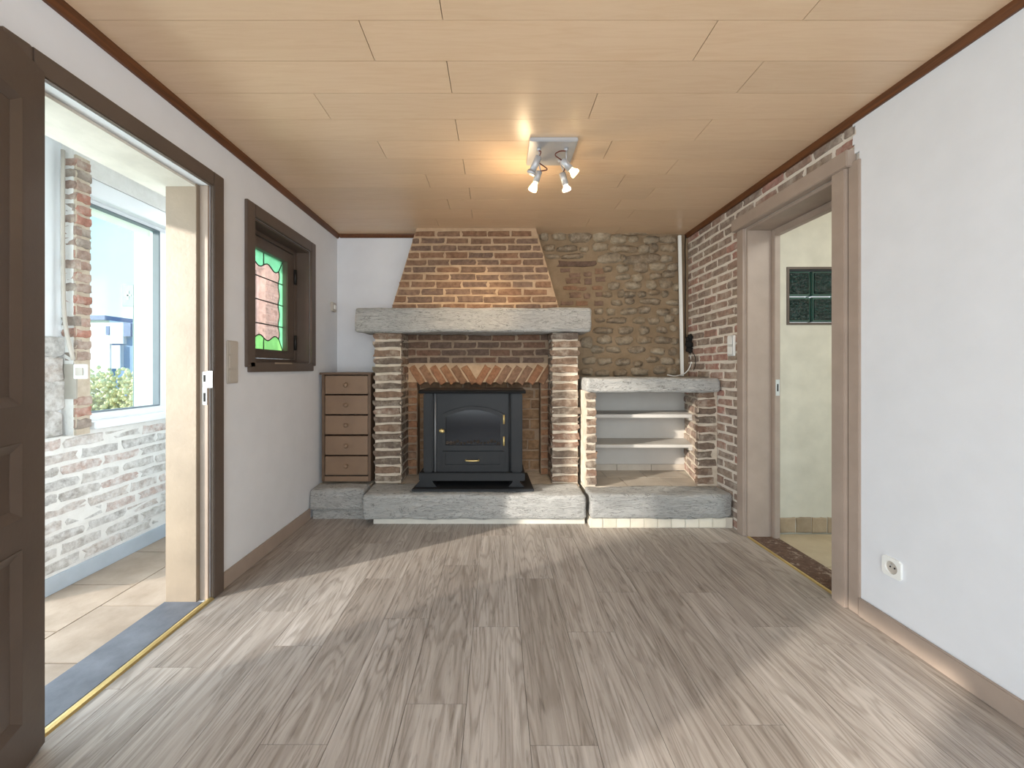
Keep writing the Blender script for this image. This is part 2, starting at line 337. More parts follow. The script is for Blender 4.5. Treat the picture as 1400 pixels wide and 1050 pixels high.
def rough_beam(bm, x0, x1, y0, y1, z0, z1, amp=0.012, seed=0, nx=26, ny=4, nz=5, freq=3.2):
    """a hand carved block: gridded box pushed about by noise"""
    start = len(bm.verts); bmesh.ops.create_cube(bm, size=1); 
    vs_ = list(bm.verts)[start:]
    L = (x1-x0, y1-y0, z1-z0); c = Vector(((x0+x1)/2, (y0+y1)/2, (z0+z1)/2))
    def cut(axis, n):
        for t_ in [i/n for i in range(1, n)]+[0.018/L[axis], 1-0.018/L[axis]]:
            p = Vector((0, 0, 0)); p[axis] = -0.5+t_; nn = Vector((0, 0, 0)); nn[axis] = 1
            bmesh.ops.bisect_plane(bm, geom=bm.verts[:]+bm.edges[:]+bm.faces[:], plane_co=p, plane_no=nn)
    cut(0, nx); cut(1, ny); cut(2, nz)
    for v in bm.verts:
        q = v.co.copy(); e = [abs(abs(q[i])-0.5) < 1e-5 for i in range(3)]
        p = Vector((q.x*L[0], q.y*L[1], q.z*L[2])); rr = 0.006*(sum(e)-1)
        if rr > 0:
            for i in range(3):
                if e[i]: p[i] -= math.copysign(rr, p[i])
        d = noise.noise_vector((p+c)*freq+Vector((seed, seed*2, 0)))*amp+noise.noise_vector((p+c)*freq*4+Vector((seed, 5, 3)))*amp*0.55
        v.co = c+p+d
# ================================================================ SETTING
XL, XR, YB, YR, ZC = -1.456, 1.73, 3.59, -1.6, 2.38
# ---- floor with vinyl planks
fl = struct(box('floor', XL-0.0, XR, YR, YB, -0.06, -0.006, 'gap'), 'grey brown wood-look vinyl plank floor')
PW, PL = 0.21, 0.97; known = {0: 1.785, -1: 1.375, -2: 1.846, 1: 1.224, 2: 1.75, -4: 1.663, -3: 1.227}
for k in range(-7, 9):
    a = max(-0.108+k*PW, XL); b = min(-0.108+(k+1)*PW, XR)
    if b-a < 0.02: continue
    y = known.get(k, RNG.uniform(1, 1.97))-PL*5
    while y < YB:
        y0, y1 = max(y, YR), min(y+PL, YB)
        if y1-y0 > 0.02: box('floor_plank', a+0.0008, b-0.0008, y0+0.0008, y1-0.0008, -0.006, 0.0, 'floor', fl)
        y += PL
# ---- ceiling with panels
ce = struct(box('ceiling', XL, XR, YR, YB, ZC+0.012, ZC+0.06, 'ceilgap'), 'beige wood-look panelled ceiling')
CW, CL = 0.1825, 1.252; cj = {0: -0.483, 1: -0.2, 2: -0.81, 3: -0.205, 4: -0.64, 5: -0.2, 6: -0.45, 7: -0.19, 8: -0.36, 9: -0.2, 10: -0.5, 11: -0.19, -1: -0.19}
for k in range(-17, 13):
    y0, y1 = max(1.3755+k*CW, YR), min(1.3755+(k+1)*CW, YB)
    if y1-y0 < 0.02: continue
    x = cj.get(k, RNG.uniform(-.9, 0))-3*CL
    while x < XR:
        a, b = max(x, XL), min(x+CL, XR)
        if b-a > 0.02: box('ceiling_panel', a+0.0014, b-0.0014, y0+0.0012, y1-0.0012, ZC, ZC+0.012, 'ceil', ce)
        x += CL
# ---- walls of the room
LD = (1.22, 2.0, 0.0, 2.09)                       # left doorway (y0,y1,z0,z1)
SW = (2.347, 3.06, 1.20, 2.07)                    # stained window
GW = (-0.57, 0.07, 0.15, 1.03)                    # unseen low opening, added and sized to shape the floor's sun patch
wlb = wall_bm('x', XL-0.045, XL, YR, YB+0.2, -0.06, ZC+0.06, [LD, SW, GW]); wlo = wall_bm('x', XL-0.2, XL-0.045, YR, YB+0.2, -0.06, ZC+0.06, [(0.95,)+LD[1:], SW, GW])  # outer layer cut wider on the unseen near side to admit more sun
_m = bpy.data.meshes.new('tmp'); wlo.to_mesh(_m); wlb.from_mesh(_m); wlo.free(); bpy.data.meshes.remove(_m)
wl = struct(obj('wall_left', wlb, 'white'), 'white plastered wall with doorway and small stained window')
RD = (2.0, 2.75, 0.0, 2.14)
wr = struct(obj('wall_right', wall_bm('x', XR, XR+0.2, YR, YB+0.2, -0.06, ZC+0.06, [RD]), 'mortar_wall'), 'right wall, white plaster then bare brick round the doorway')
bm = bmesh.new(); bx(bm, XR-0.012, XR-0.0005, YR, 1.875, 0, ZC); 
# ragged strip of plaster above the door casing
for i in range(8):
    z0 = 2.2+i*0.0225; bx(bm, XR-0.012, XR-0.0005, 1.875, 1.90+RNG.uniform(-.008, .012), z0, z0+0.0225)
obj('plaster', bm, 'white_r', wr)
def right_spans(v):
    z = v; s = []
    if z > 2.225: s.append((-3.59, -1.915))
    else: s.append((-3.59, -2.825))
    return s
lay(wr, (XR, 0, 0), (0, -1, 0), (0, 0, 1), (-1, 0, 0), 0.0, 2.37, 0.0675, 0.015, 0.205, right_spans, 'brick_wall', 0.004, 0.03, 0.2)
wb = struct(obj('wall_back', wall_bm('y', YB, YB+0.2, XL-0.2, XR+0.2, -0.06, ZC+0.06, []), 'white'), 'back wall, white plaster and brown rubble stone')
wre = struct(obj('wall_rear', wall_bm('y', YR-0.2, YR, XL-0.2, XR+0.2, -0.06, ZC+0.06, [(-1.2, 1.35, 0.3, 2.25)]), 'white'), 'unseen white plastered rear wall, wide opening added to let in light')  # the opening is added so that light enters from behind
# rubble stone area of the back wall
bm = bmesh.new(); bx(bm, 0.30, XR, YB-0.012, YB-0.0005, 0.9, ZC); obj('bedding_mortar', bm, 'stone_bed', wb)
def stone_blank(seed):
    r = random.Random(seed); bm = bmesh.new(); n = 12; prev = None
    ph = [r.uniform(0.86, 1.1) for _ in range(n)]
    for rr, y in ((1.0, 0.35), (0.93, 0.0), (0.62, -0.42)):
        cur = []
        for i in range(n):
            a = 2*math.pi*i/n; c, s_ = math.cos(a), math.sin(a); q = (abs(c)**3+abs(s_)**3)**(-1/3)
            cur.append(bm.verts.new((c*q*rr*ph[i]*0.5, y+r.uniform(-.16, .16), s_*q*rr*ph[i]*0.5)))
        if prev:
            for i in range(n): bm.faces.new((prev[i], prev[(i+1) % n], cur[(i+1) % n], cur[i]))
        prev = cur
    bm.faces.new(prev); bmesh.ops.recalc_face_normals(bm, faces=bm.faces)
    me = bpy.data.meshes.new('stone'); bm.to_mesh(me); bm.free(); me.materials.append(M['stone'])
    for p in me.polygons: p.use_smooth = True
    return me
SB = [stone_blank(i*13+1) for i in range(9)]
stones = [(108,110,48,50),(198,110,80,42),(330,113,130,62),(465,110,105,58),(570,128,90,50),(690,92,150,22),(775,132,95,42),(875,128,95,42),(660,128,60,36),
 (140,182,66,36),(250,187,120,36),(355,190,52,32),(455,176,92,44),(605,188,150,40),(730,188,66,46),(785,182,60,52),(880,182,80,44),
 (160,236,80,26),(285,234,125,28),(515,246,138,56),(712,250,215,54),(868,250,70,40),(600,250,30,40),
 (505,312,56,34),(595,308,74,44),(708,302,80,54),(812,298,98,46),(908,300,60,44),(598,362,84,32),(686,366,62,46),(800,356,70,36),(880,346,70,40),
 (545,415,72,44),(660,412,100,42),(775,410,56,48),(862,404,76,58),(925,425,32,40),(498,470,60,34),(585,465,40,44),(640,470,70,36),(715,470,46,34),(795,458,70,30),(858,466,40,36),
 (560,522,60,32),(638,512,56,40),(770,514,112,34),(905,520,70,32),(448,575,50,34),(520,578,50,40),(635,576,92,36),(733,566,76,42),(848,580,80,40),(920,572,40,40),
 (455,630,60,28),(560,632,110,34),(697,632,70,36),(788,634,66,40),(885,622,60,44),(475,695,110,36),(620,692,90,44),(730,692,64,44),(840,690,60,36),(910,680,44,40),
 (370,770,70,60),(482,752,86,46),(605,755,100,50),(728,752,90,44),(845,755,90,40),(920,760,40,40),(440,812,80,40),(540,812,80,36),(680,815,100,40),(815,822,80,40),(905,826,50,44),
 (390,880,80,44),(485,885,84,40),(598,890,82,40),(695,900,60,34),(780,872,80,36),(875,884,72,42),(935,890,30,40),(375,950,70,40),(470,960,80,36),(580,958,80,40),(700,950,100,44),(825,940,70,46),(905,948,60,44)]
for i, (cx, cy, sw, sh) in enumerate(stones):
    p = PX(720+cx/4.567, 300+cy/4.567, YB); k = YB/F/4.567
    mw = Matrix.Translation((p.x, YB-0.014, p.z)) @ Matrix.Rotation(RNG.uniform(-.08, .08), 4, 'Y') @ Matrix.Diagonal((sw*k*1.22, 0.075, sh*k*1.32, 1))
    mesh_obj('stone', SB[i % 9], None, wb, mw)
reds = [(300,350,70,28),(290,385,90,36),(240,320,60,26),(455,325,60,34),(460,375,60,32),(270,430,80,26),(340,435,60,26),(300,475,70,34),(375,480,40,36),(450,470,40,30),(250,525,80,26),(345,525,80,28),(450,525,60,28),(380,345,50,30),(380,390,44,40),(440,430,60,26)]
for (cx, cy, sw, sh) in reds:
    p = PX(720+cx/4.567, 300+cy/4.567, YB); k = YB/F/4.567
    put_brick(wb, Vector((p.x, YB-0.018, p.z)), (1,0,0), (0,0,1), (0,-1,0), sw*k, sh*k, 0.03, 'brick_hood', 0.3)
p = PX(720+310/4.567, 300+280/4.567, YB); put_brick(wb, Vector((p.x, YB-0.02, p.z)), (1,0,0), (0,0,1), (0,-1,0), 0.345, 0.055, 0.035, 'brick_dark', 0.3, 'timber_stub')
# ---- trims and baseboards
def cornice(name, pts, label):
    o = struct(obj(name, pts, 'cornice'), label); return o
bm = bmesh.new(); prism(bm, [(XL, ZC), (XL+0.03, ZC), (XL+0.028, ZC-0.012), (XL+0.012, ZC-0.035), (XL, ZC-0.035)], 'y', YR, YB); cornice('trim_1', bm, 'brown wooden cornice along the left wall')
bm = bmesh.new(); prism(bm, [(XR, ZC), (XR-0.034, ZC), (XR-0.032, ZC-0.012), (XR-0.022, ZC-0.035), (XR, ZC-0.035)], 'y', YR, YB); cornice('trim_2', bm, 'brown wooden cornice along the right wall')
bm = bmesh.new(); prism(bm, [(YB, ZC), (YB-0.03, ZC), (YB-0.028, ZC-0.012), (YB-0.012, ZC-0.03), (YB, ZC-0.03)], 'x', XL+0.03, -0.70); cornice('trim_3', bm, 'brown wooden cornice on the back wall beside the hood')
struct(box('baseboard_left', XL, XL+0.014, 2.08, 3.05, 0, 0.085, 'taupe', bevel=0.003), 'taupe painted baseboard under the stained window')
struct(box('baseboard_left', XL, XL+0.014, YR, 1.14, 0, 0.085, 'taupe', bevel=0.003), 'taupe painted baseboard beside the open door')
struct(box('baseboard_right', XR-0.028, XR-0.012, YR, 1.865, 0, 0.085, 'taupe', bevel=0.003), 'taupe painted baseboard under the white wall')
# ---- left doorway: door_1
d1 = sempty('door_1', (XL, 1.6, 0), 'brown panelled door swung open from its painted frame')
CWD = 0.075
box('casing', XL, XL+0.022, LD[1], LD[1]+CWD, 0, 2.165, 'taupe_shade', d1, 0.004)
box('casing', XL, XL+0.022, LD[0]-CWD, LD[0], 0, 2.165, 'taupe_shade', d1, 0.004)
box('header', XL, XL+0.022, LD[0]-0.0, LD[1], LD[3], 2.165, 'taupe_shade', d1, 0.004)
box('jamb', XL-0.2, XL-0.045, LD[1]-0.03, LD[1]-0.001, 0.001, LD[3], 'jamb', d1, 0.002)
box('rebate', XL-0.043, XL, LD[1]-0.012, LD[1]-0.001, 0.001, LD[3], 'taupe', d1, 0.002)
box('jamb', XL-0.045, XL, LD[0]+0.001, LD[0]+0.02, 0.001, LD[3], 'jamb', d1, 0.002)
box('soffit_board', XL-0.2, XL-0.05, LD[0]+0.02, LD[1]-0.03, LD[3]-0.014, LD[3]-0.001, 'lintel', d1)
pl_ = box('strike_plate', XL-0.026, XL-0.004, LD[1]-0.0155, LD[1]-0.0125, 0.985, 1.15, 'steel', d1)
box('strike_tab', XL-0.004, XL+0.024, LD[1]-0.0155, LD[1]-0.0125, 1.07, 1.155, 'steel', pl_)
box('latch_hole', XL-0.021, XL-0.010, LD[1]-0.0162, LD[1]-0.0152, 1.10, 1.135, 'black', pl_); box('latch_hole', XL-0.021, XL-0.010, LD[1]-0.0162, LD[1]-0.0152, 1.0, 1.045, 'black', pl_)
LW = Matrix.Translation((XL+0.056, 1.222, 0.012)) @ Matrix(((.4, .9165, 0, 0), (-.9165, .4, 0, 0), (0, 0, 1, 0), (0, 0, 0, 1)))
leaf = wall_bm('y', -0.038, 0.0, 0.0, 0.78, 0.0, 2.07, [(0.105, 0.675, 1.05, 1.93), (0.105, 0.675, 0.73, 0.945), (0.105, 0.675, 0.14, 0.64)])
lf = obj('door_leaf', leaf, 'taupe_shade', d1, world=LW)
for z0, z1 in ((1.05, 1.93), (0.73, 0.945), (0.14, 0.64)):
    box('door_panel', 0.105, 0.675, -0.028, -0.009, z0, z1, 'taupe_shade', lf, world=LW)
    bm = bmesh.new(); O_ = [(0.105, z0), (0.675, z0), (0.675, z1), (0.105, z1)]; I_ = [(0.132, z0+.027), (0.648, z0+.027), (0.648, z1-.027), (0.132, z1-.027)]
    ring(bm, O_, I_, 'y', -0.014, 0.003); 
    for v in bm.verts:
        if abs(v.co.y-0.003) < 1e-5 and any(abs(v.co.x-q[0])+abs(v.co.z-q[1]) < 1e-5 for q in I_): v.co.y = -0.008
    obj('panel_moulding', bm, 'taupe_shade', lf, world=LW)
# threshold pieces
struct(box('trim_4', XL-0.205, XL-0.012, LD[0]+0.02, LD[1]-0.03, -0.06, 0.004, 'bluestone', bevel=0.002), 'dark blue stone threshold in the left doorway')
bm = bmesh.new(); prism(bm, [(XL-0.012, 0), (XL+0.024, 0), (XL+0.018, 0.007), (XL+0.006, 0.010), (XL-0.006, 0.007)], 'y', LD[0]+0.001, LD[1]-0.001); struct(obj('trim_5', bm, 'brass'), 'brass threshold strip along the left doorway')
# ---- right doorway: door_2
d2 = sempty('door_2', (XR, 2.4, 0), 'taupe painted frame of the right doorway')
box('casing', XR-0.040, XR, RD[0]-0.075, RD[0], 0, 2.16, 'taupe', d2, 0.003); box('architrave', XR-0.024, XR-0.0005, RD[0]-0.135, RD[0]-0.078, 0, 2.16, 'taupe', d2, 0.003)
box('casing', XR-0.022, XR, RD[1], RD[1]+0.068, 0, 2.14, 'taupe', d2, 0.003)
box('header', XR-0.05, XR, RD[0]-0.10, RD[1]+0.09, 2.14, 2.222, 'taupe', d2, 0.004)
box('jamb', XR, XR+0.2, RD[1]-0.018, RD[1]-0.001, 0.001, 2.139, 'taupe', d2, 0.002); box('jamb', XR, XR+0.2, RD[0]+0.001, RD[0]+0.018, 0.001, 2.139, 'taupe', d2, 0.002)
box('jamb_head', XR, XR+0.2, RD[0]+0.018, RD[1]-0.018, 2.12, 2.139, 'taupe', d2, 0.002)
sp = box('door_stop', XR+0.165, XR+0.205, RD[1]-0.05, RD[1]-0.018, 0.001, 2.12, 'taupe', d2, 0.003); box('door_stop', XR+0.165, XR+0.205, RD[0]+0.018, RD[0]+0.05, 0.001, 2.12, 'taupe', d2, 0.003)
box('stop_head', XR+0.165, XR+0.205, RD[0]+0.05, RD[1]-0.05, 2.075, 2.12, 'taupe', d2, 0.003)
st = box('strike_plate', XR+0.172, XR+0.198, RD[1]-0.052, RD[1]-0.0505, 0.98, 1.09, 'steel', d2); box('latch_hole', XR+0.181, XR+0.19, RD[1]-0.0528, RD[1]-0.0518, 1.01, 1.06, 'black', st)
struct(box('trim_6', XR+0.018, XR+0.2, RD[0]+0.018, RD[1]-0.018, -0.06, 0.003, 'terrazzo', bevel=0.002), 'speckled brown stone threshold in the right doorway')
struct(box('trim_7', XR-0.004, XR+0.016, RD[0]+0.018, RD[1]-0.018, -0.02, 0.006, 'brass', bevel=0.003), 'brass threshold strip along the right doorway')
# ---- stained glass window: window_1
w1 = sempty('window_1', (XL, 2.7, 1.15), 'small leaded stained glass window in a brown painted frame')
box('casing', XL, XL+0.02, 2.272, SW[0], 1.175, 2.145, 'taupe_shade', w1, 0.003); box('casing', XL, XL+0.02, SW[1], 3.127, 1.185, 2.145, 'taupe_shade', w1, 0.003)
box('casing', XL, XL+0.02, SW[0], SW[1], SW[3], 2.145, 'taupe_shade', w1, 0.003)
sl_ = box('sill', XL-0.10, XL+0.02, 2.30, 3.09, 1.145, 1.205, 'taupe_shade', w1, 0.003)
box('paint_chips', XL+0.02, XL+0.022, 2.55, 2.76, 1.196, 1.2055, 'jamb', sl_)
for nm, a in (('reveal', (XL-0.2, XL, SW[1]-0.012, SW[1]-0.001, 1.206, SW[3]-0.001)), ('reveal', (XL-0.2, XL, SW[0]+0.001, SW[0]+0.012, 1.206, SW[3]-0.001)), ('reveal', (XL-0.2, XL, SW[0]+0.012, SW[1]-0.012, SW[3]-0.012, SW[3]-0.001))): box(nm, *a, 'taupe_shade', w1)
GX = XL-0.125; gy0, gy1, gz0, gz1 = 2.435, 2.905, 1.294, 1.947
def frame_yz(name, o, i, x0, x1, mat, parent):
    bm = bmesh.new(); ring(bm, [(o[0], o[2]), (o[1], o[2]), (o[1], o[3]), (o[0], o[3])], [(i[0], i[2]), (i[1], i[2]), (i[1], i[3]), (i[0], i[3])], 'x', x0, x1); return obj(name, bm, mat, parent, bevel=0.002)
frame_yz('window_frame', (SW[0]+0.012, SW[1]-0.012, 1.206, SW[3]-0.012), (2.385, 3.012, 1.232, 2.03), GX-0.02, GX+0.035, 'taupe_shade', w1)
sash = frame_yz('sash', (2.39, 3.006, 1.236, 2.024), (gy0, gy1, gz0, gz1), GX-0.018, GX+0.03, 'taupe_shade', w1)
frame_yz('glazing_bead', (gy0-0.012, gy1+0.012, gz0-0.012, gz1+0.012), (gy0, gy1, gz0, gz1), GX+0.03, GX+0.037, 'taupe_shade', sash)
for z in (1.36, 1.86): bm = bmesh.new(); tube(bm, [(GX+0.042, 3.008, z-0.055), (GX+0.042, 3.008, z+0.055)], 0.011, 10); obj('hinge', bm, 'lead', w1, True)
cy = (gy0+gy1)/2; N_ = 24
def wav(t_, n_): return 0.018*math.sin(t_*math.pi*2*n_)
by0, by1, bz0, bz1 = gy0+0.05, gy1-0.05, gz0+0.085, gz1-0.085
top = [(by0+(by1-by0)*i/N_, bz1+wav(i/N_, 2)+0.004) for i in range(N_+1)]; bot = [(by0+(by1-by0)*i/N_, bz0+wav(i/N_, -2)-0.004) for i in range(N_+1)]
rgt = [(by1+0.008*math.sin(i/N_*math.pi*7), bot[-1][1]+(top[-1][1]-bot[-1][1])*i/N_) for i in range(N_+1)]; lft = [(by0-0.008*math.sin(i/N_*math.pi*7), bot[0][1]+(top[0][1]-bot[0][1])*i/N_) for i in range(N_+1)]
rows = [rgt[0][1], 1.468, 1.625, 1.78, rgt[-1][1]]
def pane(pts, mat):
    bm = bmesh.new(); prism(bm, pts, 'x', GX-0.0015, GX+0.0015); return obj('pane', bm, mat, sash)
h = N_//2
pane([(gy0, gz1), (cy, gz1)]+top[h::-1], 'g_green'); pane([(cy, gz1), (gy1, gz1)]+top[:h-1:-1], 'g_green')
pane([(gy0, gz0), (cy, gz0)]+bot[h::-1], 'g_lime'); pane([(cy, gz0), (gy1, gz0)]+bot[:h-1:-1], 'g_lime')
def side(curve, z0, z1):
    out = []
    for a, b in zip(curve, curve[1:]):
        for q in (a, b):
            if z0-1e-9 <= q[1] <= z1+1e-9 and q not in out: out.append(q)
        for zz in (z0, z1):
            if a[1] < zz < b[1]:
                s = (zz-a[1])/(b[1]-a[1]); out.append((a[0]+(b[0]-a[0])*s, zz))
    return sorted(set(out), key=lambda q: q[1])
for i in range(4):
    z0, z1 = rows[i], rows[i+1]; R_ = side(rgt, z0, z1); L_ = side(lft, z0, z1)
    pane(R_+[(gy1, gz1 if i == 3 else z1), (gy1, gz0 if i == 0 else z0)], 'g_green'); pane(L_+[(gy0, gz1 if i == 3 else z1), (gy0, gz0 if i == 0 else z0)], 'g_green')
    lo_ = bot[::1] if i == 0 else [L_[0], R_[0]]; hi_ = top[::-1] if i == 3 else [R_[-1], L_[-1]]
    pane(lo_[:-1]+R_+hi_[1:-1]+L_[:0:-1] if True else [], 'g_pink')
def came(pts): bm = bmesh.new(); tube(bm, [(GX, y, z) for y, z in pts], 0.0042, 6); obj('lead_came', bm, 'lead', sash)
for c_ in (top, bot, rgt, lft, [(cy, gz1), top[h]], [(cy, gz0), bot[h]], [top[-1], (gy1, gz1)], [top[0], (gy0, gz1)], [bot[-1], (gy1, gz0)], [bot[0], (gy0, gz0)]): came(c_)
for z in rows[1:4]: came([(gy0, z), (gy1, z)])
# ---- veranda beyond the left doorway
VXW, VY0, VY1 = -2.32, 0.62, 5.2
vf = struct(box('floor_veranda', VXW-0.3, XL-0.2, VY0, VY1, -0.06, -0.012, 'grout'), 'brown tiled veranda floor')
TW = 0.36
for i, x in enumerate((-2.32, -2.32+TW, -2.32+2*TW)):
    y = VY0-0.19*(i % 2)
    while y < VY1:
        a, b = max(y, VY0), min(y+0.38, VY1); x1 = min(x+TW, XL-0.206)
        if x1-x > 0.04: box('floor_tile', x+0.003, x1-0.003, a+0.003, b-0.003, -0.012, -0.004, 'tile_ver', vf)
        y += 0.38
WV = (2.25, 3.95, 0.82, 2.26)
wv = struct(obj('wall_veranda', wall_bm('x', VXW-0.26, VXW, VY0, VY1, -0.06, 2.42, [WV, (0.64, 1.95, 0.0, 2.16), (1.95, 2.16, 0.80, 2.42)]), 'mortar_lime'), 'limewashed brick outer wall of the veranda')  # the near opening is unseen, added to let the low sun through
lay(wv, (VXW, 0, 0), (0, 1, 0), (0, 0, 1), (1, 0, 0), 0.095, 0.80, 0.0705, 0.016, 0.235, lambda v: [(2.0, 3.1)], 'brick_lime', 0.003, 0.03, 0.3)
lay(wv, (VXW, 0, 0), (0, 1, 0), (0, 0, 1), (1, 0, 0), 0.80, 2.1, 0.0705, 0.014, 0.21, lambda v: [(3.955, 4.6)], 'brick_lime', 0.004, 0.03, 0.3)
pv = bmesh.new(); bx(pv, VXW-0.06, VXW+0.012, 2.165, 2.238, 0.80, 2.34); pv_o = obj('brick_pillar', pv, 'mortar_pier', wv)
lay(pv_o, (VXW+0.012, 0, 0), (0, 1, 0), (0, 0, 1), (1, 0, 0), 0.83, 2.33, 0.0625, 0.014, 0.4, lambda v: [] if 1.0 < v < 1.19 else [(2.166, 2.242)], 'brick_red', 0.006, 0.03, 0.3)
lay(pv_o, (0, 2.165, 0), (1, 0, 0), (0, 0, 1), (0, -1, 0), 0.83, 2.33, 0.0625, 0.014, 0.4, lambda v: [] if 1.0 < v < 1.19 else [(VXW-0.06, VXW+0.012)], 'brick_red', 0.005, 0.03, 0.3)
box('grey_patch', VXW-0.06, VXW+0.018, 2.157, 2.166, 1.0, 1.19, 'dirt', pv_o)
box('frame_board', VXW-0.16, VXW-0.065, 1.952, 2.245, 0.80, 2.42, 'pvc', wv)
for i, (z, hh) in enumerate(((0.87, 0.14), (1.02, 0.15), (1.16, 0.12), (1.285, 0.12))): put_brick(wv, Vector((VXW-0.045, 2.08+0.01*(i % 2), z)), (0,1,0), (0,0,1), (1,0,0), 0.16, hh, 0.03, 'brick_lime', 0.35, 'stone')
sk = struct(box('baseboard_veranda', VXW, VXW+0.012, 1.96, VY1, -0.004, 0.085, 'blue_skirt', bevel=0.002), 'blue grey tiled skirting of the veranda')
struct(box('ceiling_veranda', VXW-0.3, XL-0.2, VY0, VY1, 2.42, 2.5, 'extwhite'), 'white veranda ceiling')
struct(obj('wall_veranda_end', wall_bm('y', VY1, VY1+0.15, VXW-0.3, XL-0.2, -0.06, 2.42, []), 'white'), 'white end wall of the veranda')
struct(box('trim_8', XL-0.345, XL-0.2, 1.0, 2.25, 2.095, 2.30, 'lintel', bevel=0.004), 'cream painted lintel beam over the left doorway on the veranda side')
w2 = sempty('window_2', (VXW, 3.0, 0.82), 'white framed veranda window looking onto the garden')
FX = VXW-0.06
box('shutter_box', FX-0.10, VXW-0.004, WV[0]+0.001, WV[1]-0.001, 2.16, WV[3]-0.001, 'pvc', w2, 0.004)
box('window_sill', FX-0.02, VXW+0.03, WV[0]+0.001, WV[1]-0.001, WV[2]+0.001, 0.86, 'pvc', w2, 0.004)
frame_yz('window_frame', (WV[0]+0.002, WV[1]-0.002, 0.86, 2.16), (2.29, 3.90, 0.905, 2.135), FX-0.07, FX, 'pvc', w2)
box('mullion', FX-0.07, FX, 2.785, 2.86, 0.905, 2.135, 'pvc', w2, 0.003)
for y0, y1 in ((2.29, 2.785), (2.86, 3.90)):
    frame_yz('seal', (y0, y1, 0.905, 2.135), (y0+0.008, y1-0.008, 0.913, 2.127), FX-0.045, FX+0.003, 'seal', w2); box('pane', FX-0.04, FX-0.034, y0+0.004, y1-0.004, 0.909, 2.131, 'glass', w2)
vs_o = tag(thing('light_switch', (VXW-0.02, 2.15, 1.09), 'small white switch on grey patch of the veranda brick pillar', 'switch'), 'small white switch on grey patch of the veranda brick pillar', 'switch')
c_ = PX(112, 508, 2.15); box('plate', c_.x-0.04, c_.x+0.028, 2.142, 2.158, c_.z-0.04, c_.z+0.04, 'plastic', vs_o, 0.003); box('rocker', c_.x-0.024, c_.x+0.018, 2.136, 2.142, c_.z-0.022, c_.z+0.022, 'plastic_g', vs_o, 0.002)
bm = bmesh.new(); tube(bm, smooth_curve([PX(86, 205, 2.13), PX(86, 360, 2.13), PX(89, 440, 2.13), PX(100, 492, 2.13)], 6), 0.009, 8); tag(obj('cable_conduit', bm, 'plastic_g', None, True), 'white bent cable conduit running down beside the veranda brick pillar', 'conduit')
# ---- hall beyond the right doorway
HX1, HY0, HY1 = 3.3, 0.6, 2.80
hf = struct(box('floor_hall', XR+0.2, HX1, HY0, HY1, -0.06, -0.008, 'grout'), 'beige tiled hall floor')
for i in range(3):
    for j in range(5):
        x0, x1 = XR+0.2+i*0.46, min(XR+0.2+(i+1)*0.46, HX1); y0, y1 = HY0+j*0.46-0.12, HY0+(j+1)*0.46-0.12; y0, y1 = max(y0, HY0), min(y1, HY1)
        if x1 > x0+.03 and y1 > y0+.03: box('floor_tile', x0+0.003, x1-0.003, y0+0.003, y1-0.003, -0.008, 0.0, 'tile_hall', hf)
GB = (2.05, 2.62, 1.475, 1.885)
struct(obj('wall_hall', wall_bm('y', HY1, HY1+0.15, XR+0.2, HX1+0.1, -0.06, 2.45, [GB]), 'hallwall'), 'cream hall wall with glass block window')
struct(box('wall_hall_side', HX1, HX1+0.1, HY0, HY1, -0.06, 2.45, 'hallwall'), 'cream side wall of the hall'); struct(box('ceiling_hall', XR+0.2, HX1+0.1, HY0, HY1+0.15, 2.45, 2.5, 'hallwall'), 'cream hall ceiling')
hb = struct(box('baseboard_hall', XR+0.2, HX1, HY1-0.006, HY1, 0, 0.112, 'grout'), 'tumbled stone tile skirting of the hall')
for i in range(12):
    x = XR+0.155+i*0.112
    if x > XR+0.15: put_brick(hb, Vector((x+0.055, HY1-0.012, 0.058)), (1,0,0), (0,0,1), (0,-1,0), 0.105, 0.106, 0.012, 'tile_skirt', 0.08, 'skirting_tile')
w3 = sempty('window_3', (2.3, HY1, 1.475), 'dark green glass block window in the hall wall')
bm = bmesh.new(); ring(bm, [(GB[0], GB[2]), (GB[1], GB[2]), (GB[1], GB[3]), (GB[0], GB[3])], [(GB[0]+.016, GB[2]+.016), (GB[1]-.016, GB[2]+.016), (GB[1]-.016, GB[3]-.016), (GB[0]+.016, GB[3]-.016)], 'y', HY1-0.006, HY1+0.10); obj('frame', bm, 'taupe_shade', w3)
for i in range(3):
    for j in range(2):
        x0, z0 = GB[0]+0.02+i*0.1785, GB[2]+0.02+j*0.1865
        g = box('glass_block', x0+0.004, x0+0.174, HY1+0.03, HY1+0.10, z0+0.004, z0+0.182, 'block_edge', w3, 0.006)
        box('block_face', x0+0.018, x0+0.160, HY1+0.024, HY1+0.0305, z0+0.018, z0+0.168, 'block', g, 0.005)
        box('block_glint', x0+0.161, x0+0.168, HY1+0.026, HY1+0.0305, z0+0.022, z0+0.164, 'block_edge', g, 0.002)
# ================================================================ FIREPLACE
fp = thing('fireplace', (-0.1, 3.2, 0), 'brick fireplace with tapered hood and pale stone mantel beam', 'fireplace')
HB = 0.235
# hearth stone, plinth and platform
bm = bmesh.new(); rough_beam(bm, (495-VX)*2.9/F, 0.652, 2.90, 3.20, 0.055, HB, 0.013, 3, 60, 5, 7); [setattr(v.co, 'z', min(v.co.z, HB+0.003)) for v in bm.verts]; obj('hearth_stone', bm, 'beam', fp, True)
box('plinth', -0.93, 0.655, 2.965, 3.2, 0.0, 0.06, 'lintel', fp)
box('hearth_platform', -0.98, 0.655, 3.15, 3.585, 0.0, HB-0.004, 'mortar_pier', fp)
